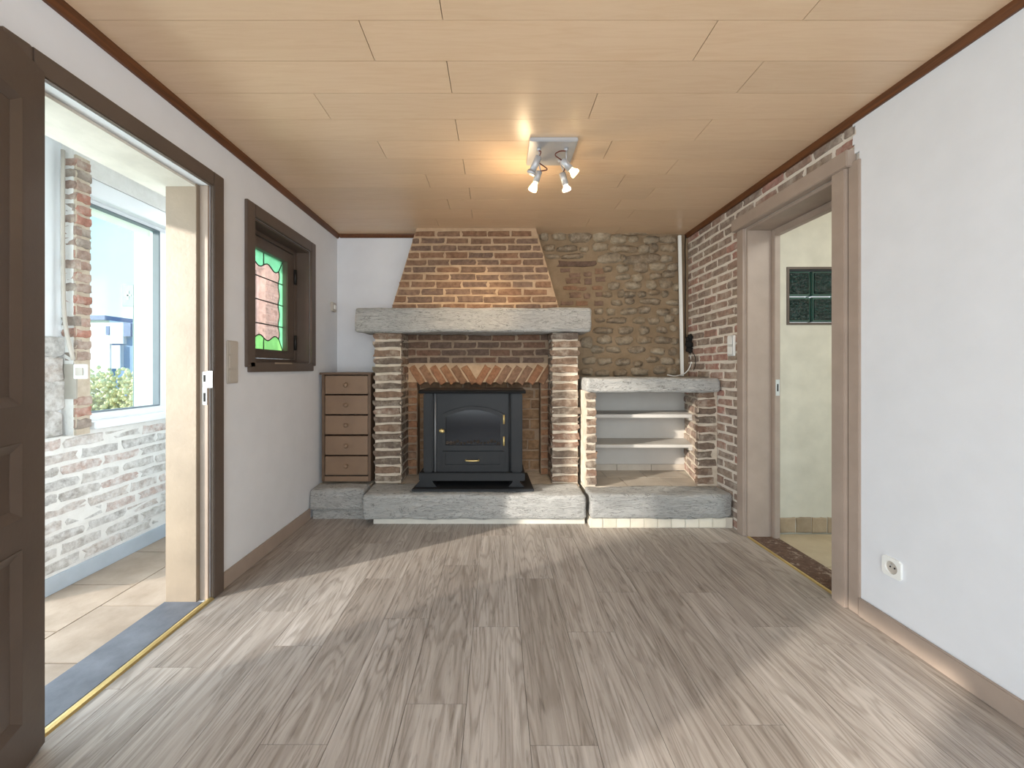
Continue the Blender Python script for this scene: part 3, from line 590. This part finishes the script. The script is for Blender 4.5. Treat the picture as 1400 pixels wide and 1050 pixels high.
# left and right piers
def pier(x0, x1, z1, y0, y1, mat='brick_pier', z0=HB, course=0.068, side_l=True, side_r=True, length=0.62):
    p = box('pier', x0+0.008, x1-0.008, y0+0.008, y1, z0, z1, 'mortar_pier', fp)
    lay(p, (0, y0+0.008, 0), (1,0,0), (0,0,1), (0,-1,0), z0+0.004, z1, course, 0.017, length, lambda v: [(x0+RNG.uniform(-.006,.006), x1+RNG.uniform(-.006,.006))], mat, 0.009, 0.04, 0.35, 0.0, 0.008)
    if side_l: lay(p, (x0+0.008, 0, 0), (0,-1,0), (0,0,1), (-1,0,0), z0+0.004, z1, course, 0.017, 0.17, lambda v: [(-y1, -y0-0.012)], mat, 0.006, 0.03, 0.3)
    if side_r: lay(p, (x1-0.008, 0, 0), (0,1,0), (0,0,1), (1,0,0), z0+0.004, z1, course, 0.017, 0.17, lambda v: [(y0+0.012, y1)], mat, 0.006, 0.03, 0.3)
    return p
pier(-1.0, -0.775, 1.455, 3.20, 3.585, side_l=False); pier(0.44, 0.660, 1.455, 3.20, 3.585, side_r=True)
# recess wall behind, herringbone band, jambs and firebox
YF = 3.45
rb = box('recess_wall', -0.785, 0.45, YF, 3.585, 1.05, 1.455, 'mortar_dark', fp)
lay(rb, (0, YF, 0), (1,0,0), (0,0,1), (0,-1,0), 1.205, 1.46, 0.0655, 0.014, 0.205, lambda v: [(-0.783, 0.448)], 'brick_dark', 0.005, 0.03, 0.18)
hbn = bmesh.new(); prism(hbn, [(-0.783, 1.045), (0.448, 1.045), (0.448, 1.212), (-0.783, 1.212)], 'y', YF-0.006, YF); hb_o = obj('herringbone_band', hbn, 'mortar_hood', fp)
xc = (651-VX)*YF/F
for s in (-1, 1):
    for i in range(8):
        u = xc+s*(0.058+i*0.0915)
        if not (-0.77 < u < 0.44): continue
        a = math.radians(58); U_ = Vector((math.cos(a)*s, 0, math.sin(a))); VV = Vector((-U_.z, 0, U_.x))
        put_brick(hb_o, Vector((u, YF-0.014, 1.108)), U_, VV, (0,-1,0), 0.176, 0.062, 0.03, 'brick_orange', 0.12)
for x0, x1 in ((-0.783, -0.70), (0.378, 0.448)):
    jb = box('firebox_jamb', x0, x1, YF+0.004, 3.585, HB, 1.05, 'mortar_dark', fp)
    lay(jb, (0, YF+0.004, 0), (1,0,0), (0,0,1), (0,-1,0), HB, 1.05, 0.068, 0.014, 0.3, lambda v: [(x0+.004, x1-.004)], 'brick_orange', 0.006, 0.03, 0.25)
fbk = box('firebox_back', -0.70, 0.378, 3.57, 3.586, HB, 1.05, 'mortar_dark', fp)
lay(fbk, (0, 3.57, 0), (1,0,0), (0,0,1), (0,-1,0), HB+0.01, 1.04, 0.092, 0.012, 0.20, lambda v: [(-0.70, 0.378)], 'brick_fire', 0.004, 0.02, 0.12)
# mantel beam
bm = bmesh.new(); rough_beam(bm, -1.127, 0.745, 3.12, 3.44, 1.456, 1.645, 0.010, 9, 64, 5, 7); obj('mantel_beam', bm, 'beam', fp, True)
# hood
z0, z1, yb, yt = 1.63, ZC, 3.27, 3.42
bl, br, tl, tr = -0.885, 0.52, -0.700, 0.333
bm = bmesh.new(); P8 = [(bl,yb,z0),(br,yb,z0),(br,3.585,z0),(bl,3.585,z0),(tl,yt,z1),(tr,yt,z1),(tr,3.585,z1),(tl,3.585,z1)]
vv = [bm.verts.new(p) for p in P8]
for f in ((3,2,1,0),(4,5,6,7),(0,1,5,4),(1,2,6,5),(2,3,7,6),(3,0,4,7)): bm.faces.new([vv[i] for i in f])
hood = obj('hood', bm, 'mortar_hood', fp)
Vv = Vector((0, yt-yb, z1-z0)); Lh = Vv.length; Nn = Vector((0, -(z1-z0), yt-yb)).normalized()
def hs(v): s = v/Lh; return [(bl+(tl-bl)*s+RNG.uniform(0, .008), br+(tr-br)*s-RNG.uniform(0, .008))]
lay(hood, (0, yb, z0), (1,0,0), Vv, Nn, 0.012, Lh, 0.0665, 0.015, 0.207, hs, 'brick_hood', 0.005, 0.03, 0.16)
# side bricks seen only from aside
# left ledge under the chest
lg = thing('stone_ledge', (-1.23, 3.3, 0), 'low pale stone ledge under the brown chest of drawers', 'ledge')
bm = bmesh.new(); rough_beam(bm, -1.448, -1.025, 3.04, 3.2, 0.07, HB, 0.011, 21, 20, 4, 6); [setattr(v.co, 'z', min(v.co.z, HB+0.004)) for v in bm.verts]; obj('front_stone', bm, 'beam', lg, True)
box('plinth', -1.43, -1.025, 3.062, 3.2, 0.0, 0.075, 'beam', lg); box('ledge_top', -1.45, -1.025, 3.18, 3.585, 0.0, HB-0.012, 'mortar_pier', lg)
# ================================================================ NICHE
ni = thing('masonry_shelf_niche', (1.2, 3.2, 0), 'built-in masonry niche with stone top, white shelves and brick piers', 'shelf niche')
NB = 0.25
bm = bmesh.new(); rough_beam(bm, 0.678, 1.715, 2.86, 3.09, 0.072, NB, 0.011, 31, 44, 4, 6)
for v in bm.verts:
    if v.co.x > 1.60 and v.co.y < 2.97: v.co.y += (v.co.x-1.60)*0.25
obj('base_stone', bm, 'beam', ni, True)
pp = box('plinth', 0.68, 1.72, 2.888, 3.1, 0.0, 0.075, 'grout', ni)
for i in range(10): put_brick(pp, Vector((0.722+i*0.1, 2.883, 0.036)), (1,0,0), (0,0,1), (0,-1,0), 0.094, 0.066, 0.012, 'plinth_tile', 0.08, 'plinth_tile')
nt = box('niche_base', 0.68, 1.72, 3.06, 3.585, 0.0, NB-0.012, 'grout', ni)
for i in range(3):
    for j in range(2):
        x0 = 0.68+i*0.345-0.1*j; x1 = min(x0+0.345, 1.715); x0 = max(x0, 0.68); y0 = 3.08+j*0.26; y1 = min(y0+0.26, 3.578)
        box('tile', x0+0.003, x1-0.003, y0+0.003, y1-0.003, NB-0.012, NB-0.004, 'tile_niche', nt)
for i in range(3): box('skirting_tile', 0.77+i*0.31, 0.77+i*0.31+0.305, 3.562, 3.574, NB-0.004, NB+0.05, 'tile_niche', nt)
bk = box('back_panel', 0.75, 1.72, 3.574, 3.586, NB-0.004, 1.0, 'shelf', ni)
# thin left pier
tp = box('pier', 0.68, 0.762, 3.068, 3.58, NB, 0.99, 'mortar_pier', ni)
lay(tp, (0, 3.068, 0), (1,0,0), (0,0,1), (0,-1,0), NB+0.004, 0.985, 0.0665, 0.016, 0.3, lambda v: [(0.69+RNG.uniform(-.006,.006), 0.765+RNG.uniform(-.01,.012))], 'brick_pier', 0.01, 0.04, 0.35)
lay(tp, (0.762, 0, 0), (0,1,0), (0,0,1), (1,0,0), NB+0.004, 0.985, 0.0665, 0.016, 0.17, lambda v: [(3.08, 3.56)], 'brick_pier', 0.005, 0.03, 0.3)
# right pier, angled inwards
pts = [(1.575, 3.10), (1.725, 3.10), (1.725, 3.575), (1.695, 3.575)]
bm = bmesh.new(); prism(bm, pts, 'z', NB-0.005, 0.985); rpz = obj('pier', bm, 'mortar_pier', ni)
lay(rpz, (0, 3.10, 0), (1,0,0), (0,0,1), (0,-1,0), NB+0.004, 0.97, 0.0675, 0.017, 0.3, lambda v: [(1.572+RNG.uniform(-.008,.008), 1.715+RNG.uniform(-.014,.004))], 'brick_pier', 0.011, 0.04, 0.35)
Us = Vector((1.575-1.695, 3.10-3.575, 0)).normalized()
lay(rpz, (1.695, 3.575, 0), Us, (0,0,1), Vector((Us.y, -Us.x, 0)), NB+0.004, 0.97, 0.0675, 0.017, 0.2, lambda v: [(0.0, 0.48)], 'brick_wall', 0.004, 0.03, 0.3)
# stone top
bm = bmesh.new(); rough_beam(bm, 0.69, 1.715, 3.03, 3.56, 0.982, 1.092, 0.008, 41, 40, 6, 5); obj('stone_top', bm, 'beam', ni, True)
# white shelves
for z, th in ((0.785, 0.028), (0.535, 0.026)):
    bm = bmesh.new(); prism(bm, [(0.768, 3.27), (1.628, 3.27), (1.69, 3.574), (0.768, 3.574)], 'z', z-th, z); sh = obj('shelf', bm, 'shelf', ni, bevel=0.002)
    bm = bmesh.new(); prism(bm, [(1.585, 3.26), (1.61, 3.26), (1.675, 3.57), (1.65, 3.57)], 'z', z-th-0.02, z-th); obj('shelf_cleat', bm, 'shelf', sh)
# ================================================================ CHEST OF DRAWERS
cx0, cx1, cyf, cz0 = -1.421, -1.024, 3.195, HB+0.014
ch = thing('chest_of_drawers', ((cx0+cx1)/2, 3.37, cz0), 'narrow brown five-drawer chest on the stone ledge', 'chest of drawers')
box('side_panel', cx0, cx0+0.022, cyf, 3.565, cz0, 1.115, 'chest', ch, 0.002); box('side_panel', cx1-0.022, cx1, cyf, 3.565, cz0, 1.115, 'chest', ch, 0.002)
box('back_panel', cx0+0.022, cx1-0.022, 3.55, 3.562, cz0+0.02, 1.115, 'chest', ch); box('top', cx0-0.014, cx1+0.010, cyf-0.014, 3.568, 1.115, 1.133, 'chest', ch, 0.003)
zz = [PX(0, 250+q/2.1, cyf).z for q in (553, 607, 610, 665, 668, 723, 727, 782, 785, 840)]
for i in range(5):
    za, zb = zz[2*i+1], zz[2*i]
    dr = box('drawer', cx0+0.025, cx1-0.025, cyf+0.004, 3.53, za+0.002, zb-0.002, 'drawer', ch, 0.003)
    bm = bmesh.new(); zc = (za+zb)/2; xk = (cx0+cx1)/2+0.002
    tube(bm, [(xk, cyf+0.004, zc), (xk, cyf-0.006, zc), (xk, cyf-0.012, zc), (xk, cyf-0.020, zc), (xk, cyf-0.026, zc), (xk, cyf-0.028, zc)], [0.010, 0.009, 0.014, 0.018, 0.014, 0.006], 14); obj('knob', bm, 'drawer', dr, True)
box('base_rail', cx0+0.022, cx1-0.022, cyf+0.003, cyf+0.02, cz0, zz[9]-0.008, 'drawer', ch, 0.002)
box('inner_carcass', cx0+0.0225, cx1-0.0225, cyf+0.02, 3.54, zz[9]-0.008, zz[9]-0.003, 'black', ch)
# ================================================================ STOVE
SY = 3.02
sv = thing('stove', (-0.19, 3.2, 0.26), 'charcoal cast-iron stove with arched glass door and brass knob', 'stove')
hp = thing('hearth_plate', (-0.19, 3.2, HB), 'black flat plate under the charcoal stove', 'plate')
bm = bmesh.new(); prism(bm, [(-0.645, 2.965), (0.275, 2.965), (0.26, 3.44), (-0.61, 3.44)], 'z', HB+0.006, HB+0.024); obj('slab', bm, 'stove', hp, bevel=0.003)
Zf = HB+0.025
def sx_(zx): return (480+zx/3.5-VX)*SY/F
def sz_(zy): return CH-(430+zy/3.5-VY)*SY/F
bz0_, bz1_ = sz_(795), sz_(757)
for xa, xb in ((305, 410), (752, 828)):
    a, b = sx_(xa), sx_(xb); s = 1 if xa < 500 else -1
    for yy in (SY, 3.28):
        bm = bmesh.new(); m = (a+b)/2+0.012*s*(-1)
        t4 = [(a+0.035, bz0_), (b-0.035, bz0_), (b, Zf), (a, Zf)]; prism(bm, [(t4[0][0], bz0_), (t4[1][0], bz0_), (t4[1][0]+0.006, (bz0_+Zf)/2+0.008), (b, Zf), (a, Zf), (t4[0][0]-0.006, (bz0_+Zf)/2+0.008)], 'y', yy, yy+0.09); obj('foot', bm, 'stove', sv)
X0, X1 = sx_(345), sx_(820)
box('base', sx_(325), sx_(832), SY-0.012, 3.40, bz0_, bz1_, 'stove', sv, 0.006)
zt0, zt1 = sz_(378), sz_(361)
box('body', X0+0.01, X1-0.01, SY+0.035, 3.38, bz1_, zt0, 'stove', sv, 0.004)
bm = bmesh.new(); ta, tb = sx_(325), sx_(835); prism(bm, [(SY-0.03, zt1-0.012), (SY-0.012, zt0), (3.39, zt0), (3.40, zt1-0.012), (3.37, zt1), (SY+0.005, zt1)], 'x', ta, tb); obj('top_slab', bm, 'stove', sv, bevel=0.003)
for a, b in ((345, 392), (766, 820)): box('corner_column', sx_(a), sx_(b), SY+0.004, SY+0.06, bz1_, zt0, 'stove', sv, 0.008)
for xm in (400, 759): bm = bmesh.new(); tube(bm, [(sx_(xm), SY+0.028, bz1_), (sx_(xm), SY+0.028, zt0)], 0.009 if xm < 500 else 0.006, 10); obj('bead', bm, 'stove_trim' if xm < 500 else 'stove', sv, True)
box('front_panel', sx_(408), sx_(752), SY+0.022, SY+0.05, bz1_, zt0, 'stove', sv, 0.003)
# arched door
def arch(x0, x1, zb, zs, zt, n=14):
    pts_ = [(x1, zb), (x1, zs)]; c = (x0+x1)/2; hw = (x1-x0)/2; r = (hw*hw+(zt-zs)**2)/(2*(zt-zs)); a0 = math.asin(min(1, hw/r))
    for i in range(1, n): a = a0-2*a0*i/n; pts_.append((c+r*math.sin(a), zt-r+r*math.cos(a)))
    return pts_+[(x0, zs), (x0, zb)]
do = arch(sx_(436), sx_(733), sz_(652), sz_(478), sz_(440)); di = arch(sx_(452), sx_(714), sz_(626), sz_(490), sz_(457))
bm = bmesh.new(); ring(bm, do, di, 'y', SY+0.002, SY+0.022); dfr = obj('door', bm, 'stove', sv, bevel=0.002)
bm = bmesh.new(); prism(bm, di, 'y', SY+0.016, SY+0.0218); obj('glass', bm, 'stove_glass', dfr)
bm = bmesh.new(); r_ = random.Random(5)
for i in range(16):
    c = Vector((sx_(460+i*16.3), SY+0.013, sz_(613+r_.uniform(-6, 6)))); b2 = bmesh.ops.create_icosphere(bm, subdivisions=1, radius=r_.uniform(0.010, 0.017), matrix=Matrix.Translation(c))
    for v in b2['verts']: v.co.y = c.y+(v.co.y-c.y)*0.3
obj('coals', bm, 'coal', dfr)
bm = bmesh.new(); kx, kz = sx_(437), sz_(554); tube(bm, [(kx-0.012, SY+0.006, kz), (kx-0.012, SY-0.02, kz)], 0.006, 8); tube(bm, [(kx-0.02, SY-0.026, kz+0.004), (kx-0.008, SY-0.026, kz+0.002), (kx+0.012, SY-0.028, kz-0.004), (kx+0.02, SY-0.028, kz-0.006)], [0.008, 0.016, 0.015, 0.006], 12); obj('knob', bm, 'brass', dfr, True)
for za, zb in ((480, 524), (584, 628)): bm = bmesh.new(); tube(bm, [(sx_(731), SY-0.002, sz_(zb)), (sx_(731), SY-0.002, sz_(za))], 0.0075, 10); obj('hinge', bm, 'brass', dfr, True)
bm = bmesh.new(); O2 = [(sx_(436), sz_(732)), (sx_(733), sz_(732)), (sx_(733), sz_(656)), (sx_(436), sz_(656))]; I2 = [(sx_(450), sz_(719)), (sx_(712), sz_(719)), (sx_(712), sz_(667)), (sx_(450), sz_(667))]
ring(bm, O2, I2, 'y', SY+0.004, SY+0.022); adr = obj('ash_drawer', bm, 'stove', sv, bevel=0.002); box('drawer_front', I2[0][0], I2[1][0], SY+0.014, SY+0.0218, I2[0][1], I2[2][1], 'stove', adr)
bm = bmesh.new(); hz = sz_(698); hx0, hx1 = sx_(550), sx_(610); tube(bm, smooth_curve([(hx0, SY+0.014, hz), (hx0+0.004, SY-0.012, hz), (hx1-0.004, SY-0.012, hz), (hx1, SY+0.014, hz)], 4), 0.006, 8); obj('handle', bm, 'brass', adr, True)
# ================================================================ CEILING SPOTLIGHT
lp = thing('ceiling_spotlight', (0.297, 2.195, ZC-0.0), 'square grey ceiling plate with four swivelling spotlights', 'ceiling light')
box('plate', 0.170, 0.424, 2.068, 2.322, ZC-0.022, ZC, 'lamp', lp, 0.004)
def spot(mount, s, e, bulb, mat, wire, aim=None, energy=0, cone=100):
    mount, s, e, bulb = map(Vector, (mount, s, e, bulb)); d = (e-s).normalized()
    bm = bmesh.new(); tube(bm, [mount, mount-Vector((0, 0, 0.012))], 0.012, 10); off = Vector((0.016, 0, 0)); tube(bm, [mount-Vector((0, 0, 0.01)), s+d*0.012+off], 0.004, 6); arm = obj('arm', bm, 'lamp', lp, True)
    bm = bmesh.new(); tube(bm, [s-d*0.003, s, e], [0.010, 0.0185, 0.0185], 16); hd = obj('spot_head', bm, 'lamp', lp, True)
    dd = (bulb-e).normalized(); bm = bmesh.new(); tube(bm, [e-d*0.004, e+dd*0.010, bulb-dd*0.004, bulb+dd*0.008, bulb+dd*0.012], [0.013, 0.015, 0.025, 0.026, 0.020], 16); obj('bulb', bm, mat, hd, True)
    if wire: bm = bmesh.new(); tube(bm, smooth_curve(wire, 6), 0.0032, 6); obj('wire', bm, 'wire', hd, True)
    if aim is not None:
        l = bpy.data.lights.new('halogen_light', 'SPOT'); l.energy = energy; l.color = (1, 0.76, 0.46); l.spot_size = math.radians(cone); l.spot_blend = 0.9; l.shadow_soft_size = 0.03
        o = bpy.data.objects.new('halogen_light', l); C.objects.link(o); p = bulb+dd*0.03
        place(o, hd, Matrix.Translation(p) @ (Vector(aim)-p).to_track_quat('-Z', 'Y').to_matrix().to_4x4())
zm = ZC-0.022
spot((0.225, 2.14, zm), (0.224, 2.150, 2.318), (0.190, 2.155, 2.243), (0.1875, 2.156, 2.238), 'lamp', [(0.222, 2.14, zm-0.01), (0.235, 2.13, 2.335), (0.226, 2.145, 2.315)], (-0.3, 2.3, 2.36), 0.8)
spot((0.235, 2.26, zm), (0.240, 2.272, 2.300), (0.222, 2.285, 2.246), (0.206, 2.292, 2.208), 'bulb', [(0.235, 2.26, 2.345), (0.285, 2.262, 2.308), (0.245, 2.27, 2.300)], (-0.20, 3.22, 1.66), 26, 52)
spot((0.372, 2.14, zm), (0.352, 2.150, 2.298), (0.400, 2.158, 2.256), (0.424, 2.162, 2.236), 'bulb', [(0.372, 2.14, zm-0.012), (0.335, 2.13, 2.338), (0.312, 2.13, 2.318), (0.348, 2.147, 2.300)], (1.2, 2.3, 2.2), 1.5)
spot((0.357, 2.26, zm), (0.372, 2.270, 2.290), (0.394, 2.285, 2.230), (0.401, 2.290, 2.206), 'bulb_w', [(0.357, 2.26, 2.345), (0.385, 2.262, 2.312), (0.376, 2.268, 2.292)], (1.0, 3.5, 1.3), 9, 110)
l = bpy.data.lights.new('bulb_glow', 'POINT'); l.energy = 2.4; l.color = (1, 0.74, 0.44); l.shadow_soft_size = 0.05; o = bpy.data.objects.new('bulb_glow', l); C.objects.link(o); place(o, lp, Matrix.Translation((0.17, 2.33, 2.17)))
# ================================================================ SMALL THINGS
# triple switch, left wall
ts = thing('light_switch', (XL, 2.165, 1.08), 'tall grey-beige triple switch on the white wall beside the left doorway', 'switch')
box('plate', XL, XL+0.010, 2.118, 2.205, 1.085, 1.318, 'plastic_g', ts, 0.003)
for i in range(3): box('rocker', XL+0.010, XL+0.015, 2.126, 2.197, 1.093+i*0.0755, 1.093+i*0.0755+0.068, 'plastic_g', ts, 0.003)
# double switch, right brick wall
ds = thing('light_switch', (XR, 2.9, 1.256), 'white double switch on the brick wall beside the right doorway', 'switch')
box('plate', XR-0.020, XR-0.004, 2.858, 2.938, 1.258, 1.408, 'plastic', ds, 0.003)
for i in range(2): box('rocker', XR-0.026, XR-0.020, 2.866, 2.930, 1.264+i*0.073, 1.264+i*0.073+0.066, 'plastic', ds, 0.003)
# power socket, right wall
ps = thing('power_socket', (XR-0.012, 1.714, 0.24), 'square white wall socket with round recess on the white wall', 'socket')
y0, y1 = 1.73*F/(1238-VX), 1.73*F/(1212-VX); zc = 0.303; yc = (y0+y1)/2
bm = bmesh.new(); XS = XR-0.012; n = 24
circ = [(yc+0.027*math.cos(2*math.pi*(i+0.5)/n), zc+0.027*math.sin(2*math.pi*(i+0.5)/n)) for i in range(n)]
def sqp(i):
    a = 2*math.pi*(i+0.5)/n; c, s_ = math.cos(a), math.sin(a); k = 0.041/max(abs(c), abs(s_)); return (yc+c*k, zc+s_*k)
ring(bm, [sqp(i) for i in range(n)], circ, 'x', XS, XS-0.009); pt = obj('plate', bm, 'plastic', ps)
bm = bmesh.new(); prism(bm, circ, 'x', XS, XS-0.002); obj('recess', bm, 'plastic_g', pt)
for dy, dz, mt in ((-0.0095, 0, 'black'), (0.0095, 0, 'black'), (0, 0.012, 'steel')): bm = bmesh.new(); tube(bm, [(XS-0.001, yc+dy, zc+dz), (XS-0.0035 if mt == 'black' else XS-0.011, yc+dy, zc+dz)], 0.0035, 8); obj('pin' if mt == 'steel' else 'hole', bm, mt, pt)
# small sensor by the corner
tm = thing('thermostat', (XL, 3.48, 1.66), 'small white thermostat on the left wall by the back corner', 'thermostat')
box('housing', XL, XL+0.022, 3.44, 3.52, 1.665, 1.745, 'plastic_g', tm, 0.004); box('dial', XL+0.022, XL+0.03, 3.46, 3.50, 1.685, 1.725, 'plastic', tm, 0.004)
# cable conduit in the stone corner, with cable, and dark socket
p0 = PX(929, 322, 3.535); p1 = PX(932.5, 514, 3.535)
bm = bmesh.new(); bx(bm, -0.0135, 0.0135, -0.009, 0.009, -0.5, 0.5)
for v in bm.verts: q = p0.lerp(p1, 0.5-v.co.z); v.co = Vector((q.x+v.co.x, q.y+v.co.y, q.z))
cd = tag(obj('cable_trunking', bm, 'plastic', None, bevel=0.002), 'vertical white cable trunking down the rubble stone corner above the niche', 'trunking')
bm = bmesh.new(); tube(bm, smooth_curve([PX(912, 512.5, 3.5), PX(924, 514, 3.5), PX(938, 509, 3.52), PX(945, 496, 3.52), PX(944, 486, 3.52)], 6), 0.0048, 7); tag(obj('cable', bm, 'plastic', None, True), 'loose white cable looping from the dark box to the stone top', 'cable')
jb_ = thing('junction_box', (XR, 3.53, 1.3), 'black damaged junction box on the brick wall near the white trunking', 'junction box')
bm = bmesh.new(); r_ = random.Random(3)
for z_, y_, s_ in ((1.33, 3.50, 0.03), (1.375, 3.50, 0.036), (1.42, 3.51, 0.03), (1.45, 3.49, 0.022)):
    b2 = bmesh.ops.create_icosphere(bm, subdivisions=2, radius=s_, matrix=Matrix.Translation((XR-0.024, y_, z_)))
    for v in b2['verts']: v.co += Vector((r_.uniform(-1, 1), r_.uniform(-1, 1), r_.uniform(-1, 1)))*0.006; v.co.x = min(v.co.x, XR-0.004)
obj('box_body', bm, 'black', jb_); bm = bmesh.new(); tube(bm, smooth_curve([(XR-0.03, 3.47, 1.33), (XR-0.02, 3.42, 1.27), (XR-0.02, 3.41, 1.20), (XR-0.02, 3.44, 1.15)], 5), 0.003, 6); obj('wire', bm, 'lead', jb_)
bm = bmesh.new(); tube(bm, [(1.69, 3.545, 2.36), (1.685, 3.545, 2.22), (1.69, 3.545, 2.1), (1.688, 3.545, 1.6), (1.69, 3.545, 1.44)], 0.004, 6); tag(obj('cable', bm, 'lead', None, True), 'thin dark cable hanging between the white trunking and the brick wall', 'cable')
# ================================================================ OUTSIDE
struct(box('ground', -40, XL-0.2, -30, 40, -0.35, -0.08, 'grass'), 'sunlit garden lawn')
ew = struct(box('wall_garden', -3.42, -2.6, 3.72, 3.92, -0.1, 3.4, 'extwhite'), 'white rendered garden wing wall outside the veranda')
struct(box('roof_overhang', -2.92, VXW-0.26, VY0, 3.72, 2.265, 2.42, 'extwhite'), 'white roof overhang outside the veranda window')
nb = thing('neighbour_building', (-15.5, 17, -0.1), 'distant white and blue clad building behind the garden hedge', 'building')
YN = 16.0
def fx(x): return (x-VX)*YN/F
def fz(y): return CH-(y-VY)*YN/F
box('wall', fx(60), fx(150), YN, YN+4, -0.1, fz(438), 'extwhite', nb); box('cladding', fx(150), fx(215), YN+0.1, YN+4, -0.1, fz(441), 'blue', nb)
box('roof_edge', fx(60), fx(150), YN-0.2, YN+4.1, fz(438), fz(432), 'bluedark', nb)
for a, b, c, d, mt in ((152, 170, 441, 470, 'lilac'), (170, 180, 442, 460, 'bluedark'), (154, 166, 472, 504, 'lilac'), (146, 151, 446, 458, 'bluedark')): box('panel', fx(a), fx(b), YN-0.05, YN+0.1, fz(d), fz(c), mt, nb)
hg = bmesh.new(); rr = random.Random(8)
for i in range(2600):
    x = rr.uniform(-13.5, -7.6); z = rr.uniform(-0.1, 1.0)*(0.8+0.4*rr.random()); y = rr.uniform(11.4, 12.4)
    b2 = bmesh.ops.create_icosphere(hg, subdivisions=1, radius=rr.uniform(0.03, 0.075), matrix=Matrix.Translation((x, y, z)))
tag(obj('hedge', hg, 'hedge'), 'yellowing hedge at the end of the lawn', 'hedge')
sg = thing('sign_post', ((176-VX)*9/F, 9, -0.08), 'grey green sign on a post beyond the white wing wall', 'sign')
c = PX(176, 404, 9); box('sign_panel', c.x-0.13, c.x+0.13, 8.98, 9.01, c.z-0.25, c.z+0.25, 'signgrey', sg, 0.004)
box('mark', c.x-0.02, c.x+0.02, 8.972, 8.98, c.z-0.1, c.z+0.1, 'extwhite', sg); box('mark', c.x-0.07, c.x+0.07, 8.972, 8.98, c.z-0.02, c.z+0.02, 'extwhite', sg)
bm = bmesh.new(); tube(bm, [(c.x+0.10, 9.03, -0.09), (c.x+0.10, 9.03, c.z+0.2)], 0.025, 8); obj('post', bm, 'signgrey', sg)

# unseen garden tree, placed and shaped to soften and dapple the low sun
gt = thing('shade_tree', (-9.0, -3.75, -0.08), 'unseen bare-branched garden tree with sparse leaves, placed to soften the low sun', 'tree')
bm = bmesh.new(); tube(bm, smooth_curve([(-9.0, -3.75, -0.1), (-9.05, -3.7, 0.9), (-8.95, -3.75, 1.9), (-9.0, -3.7, 3.4), (-9.0, -3.72, 4.8)], 4), [0.11-0.005*i for i in range(17)], 8); trunk = obj('trunk', bm, 'chest', gt, True)
rt = random.Random(4); bm = bmesh.new()
for i in range(9):
    z = rt.uniform(1.9, 4.4); a = rt.uniform(0, 6.28); l_ = rt.uniform(0.5, 1.1); tube(bm, [(-9.0, -3.72, z), (-9.0+math.cos(a)*l_, -3.72+math.sin(a)*l_, z+0.5)], [0.035, 0.012], 6)
obj('branches', bm, 'chest', gt)
bm = bmesh.new()
for i in range(2600):
    c = Vector((-9.0+rt.gauss(0, 0.5), -3.72+rt.gauss(0, 0.42), rt.uniform(1.7, 5.0))); q = Vector((rt.gauss(0, 1), rt.gauss(0, 1), rt.gauss(0, 1))).normalized(); u = q.orthogonal().normalized(); v_ = q.cross(u); k = rt.uniform(0.03, 0.055)
    bm.faces.new([bm.verts.new(c+u*k*1.5), bm.verts.new(c+v_*k*0.7), bm.verts.new(c-u*k*1.5), bm.verts.new(c-v_*k*0.7)])
lv = obj('leaves', bm, 'hedge', gt); lv['kind'] = 'stuff'
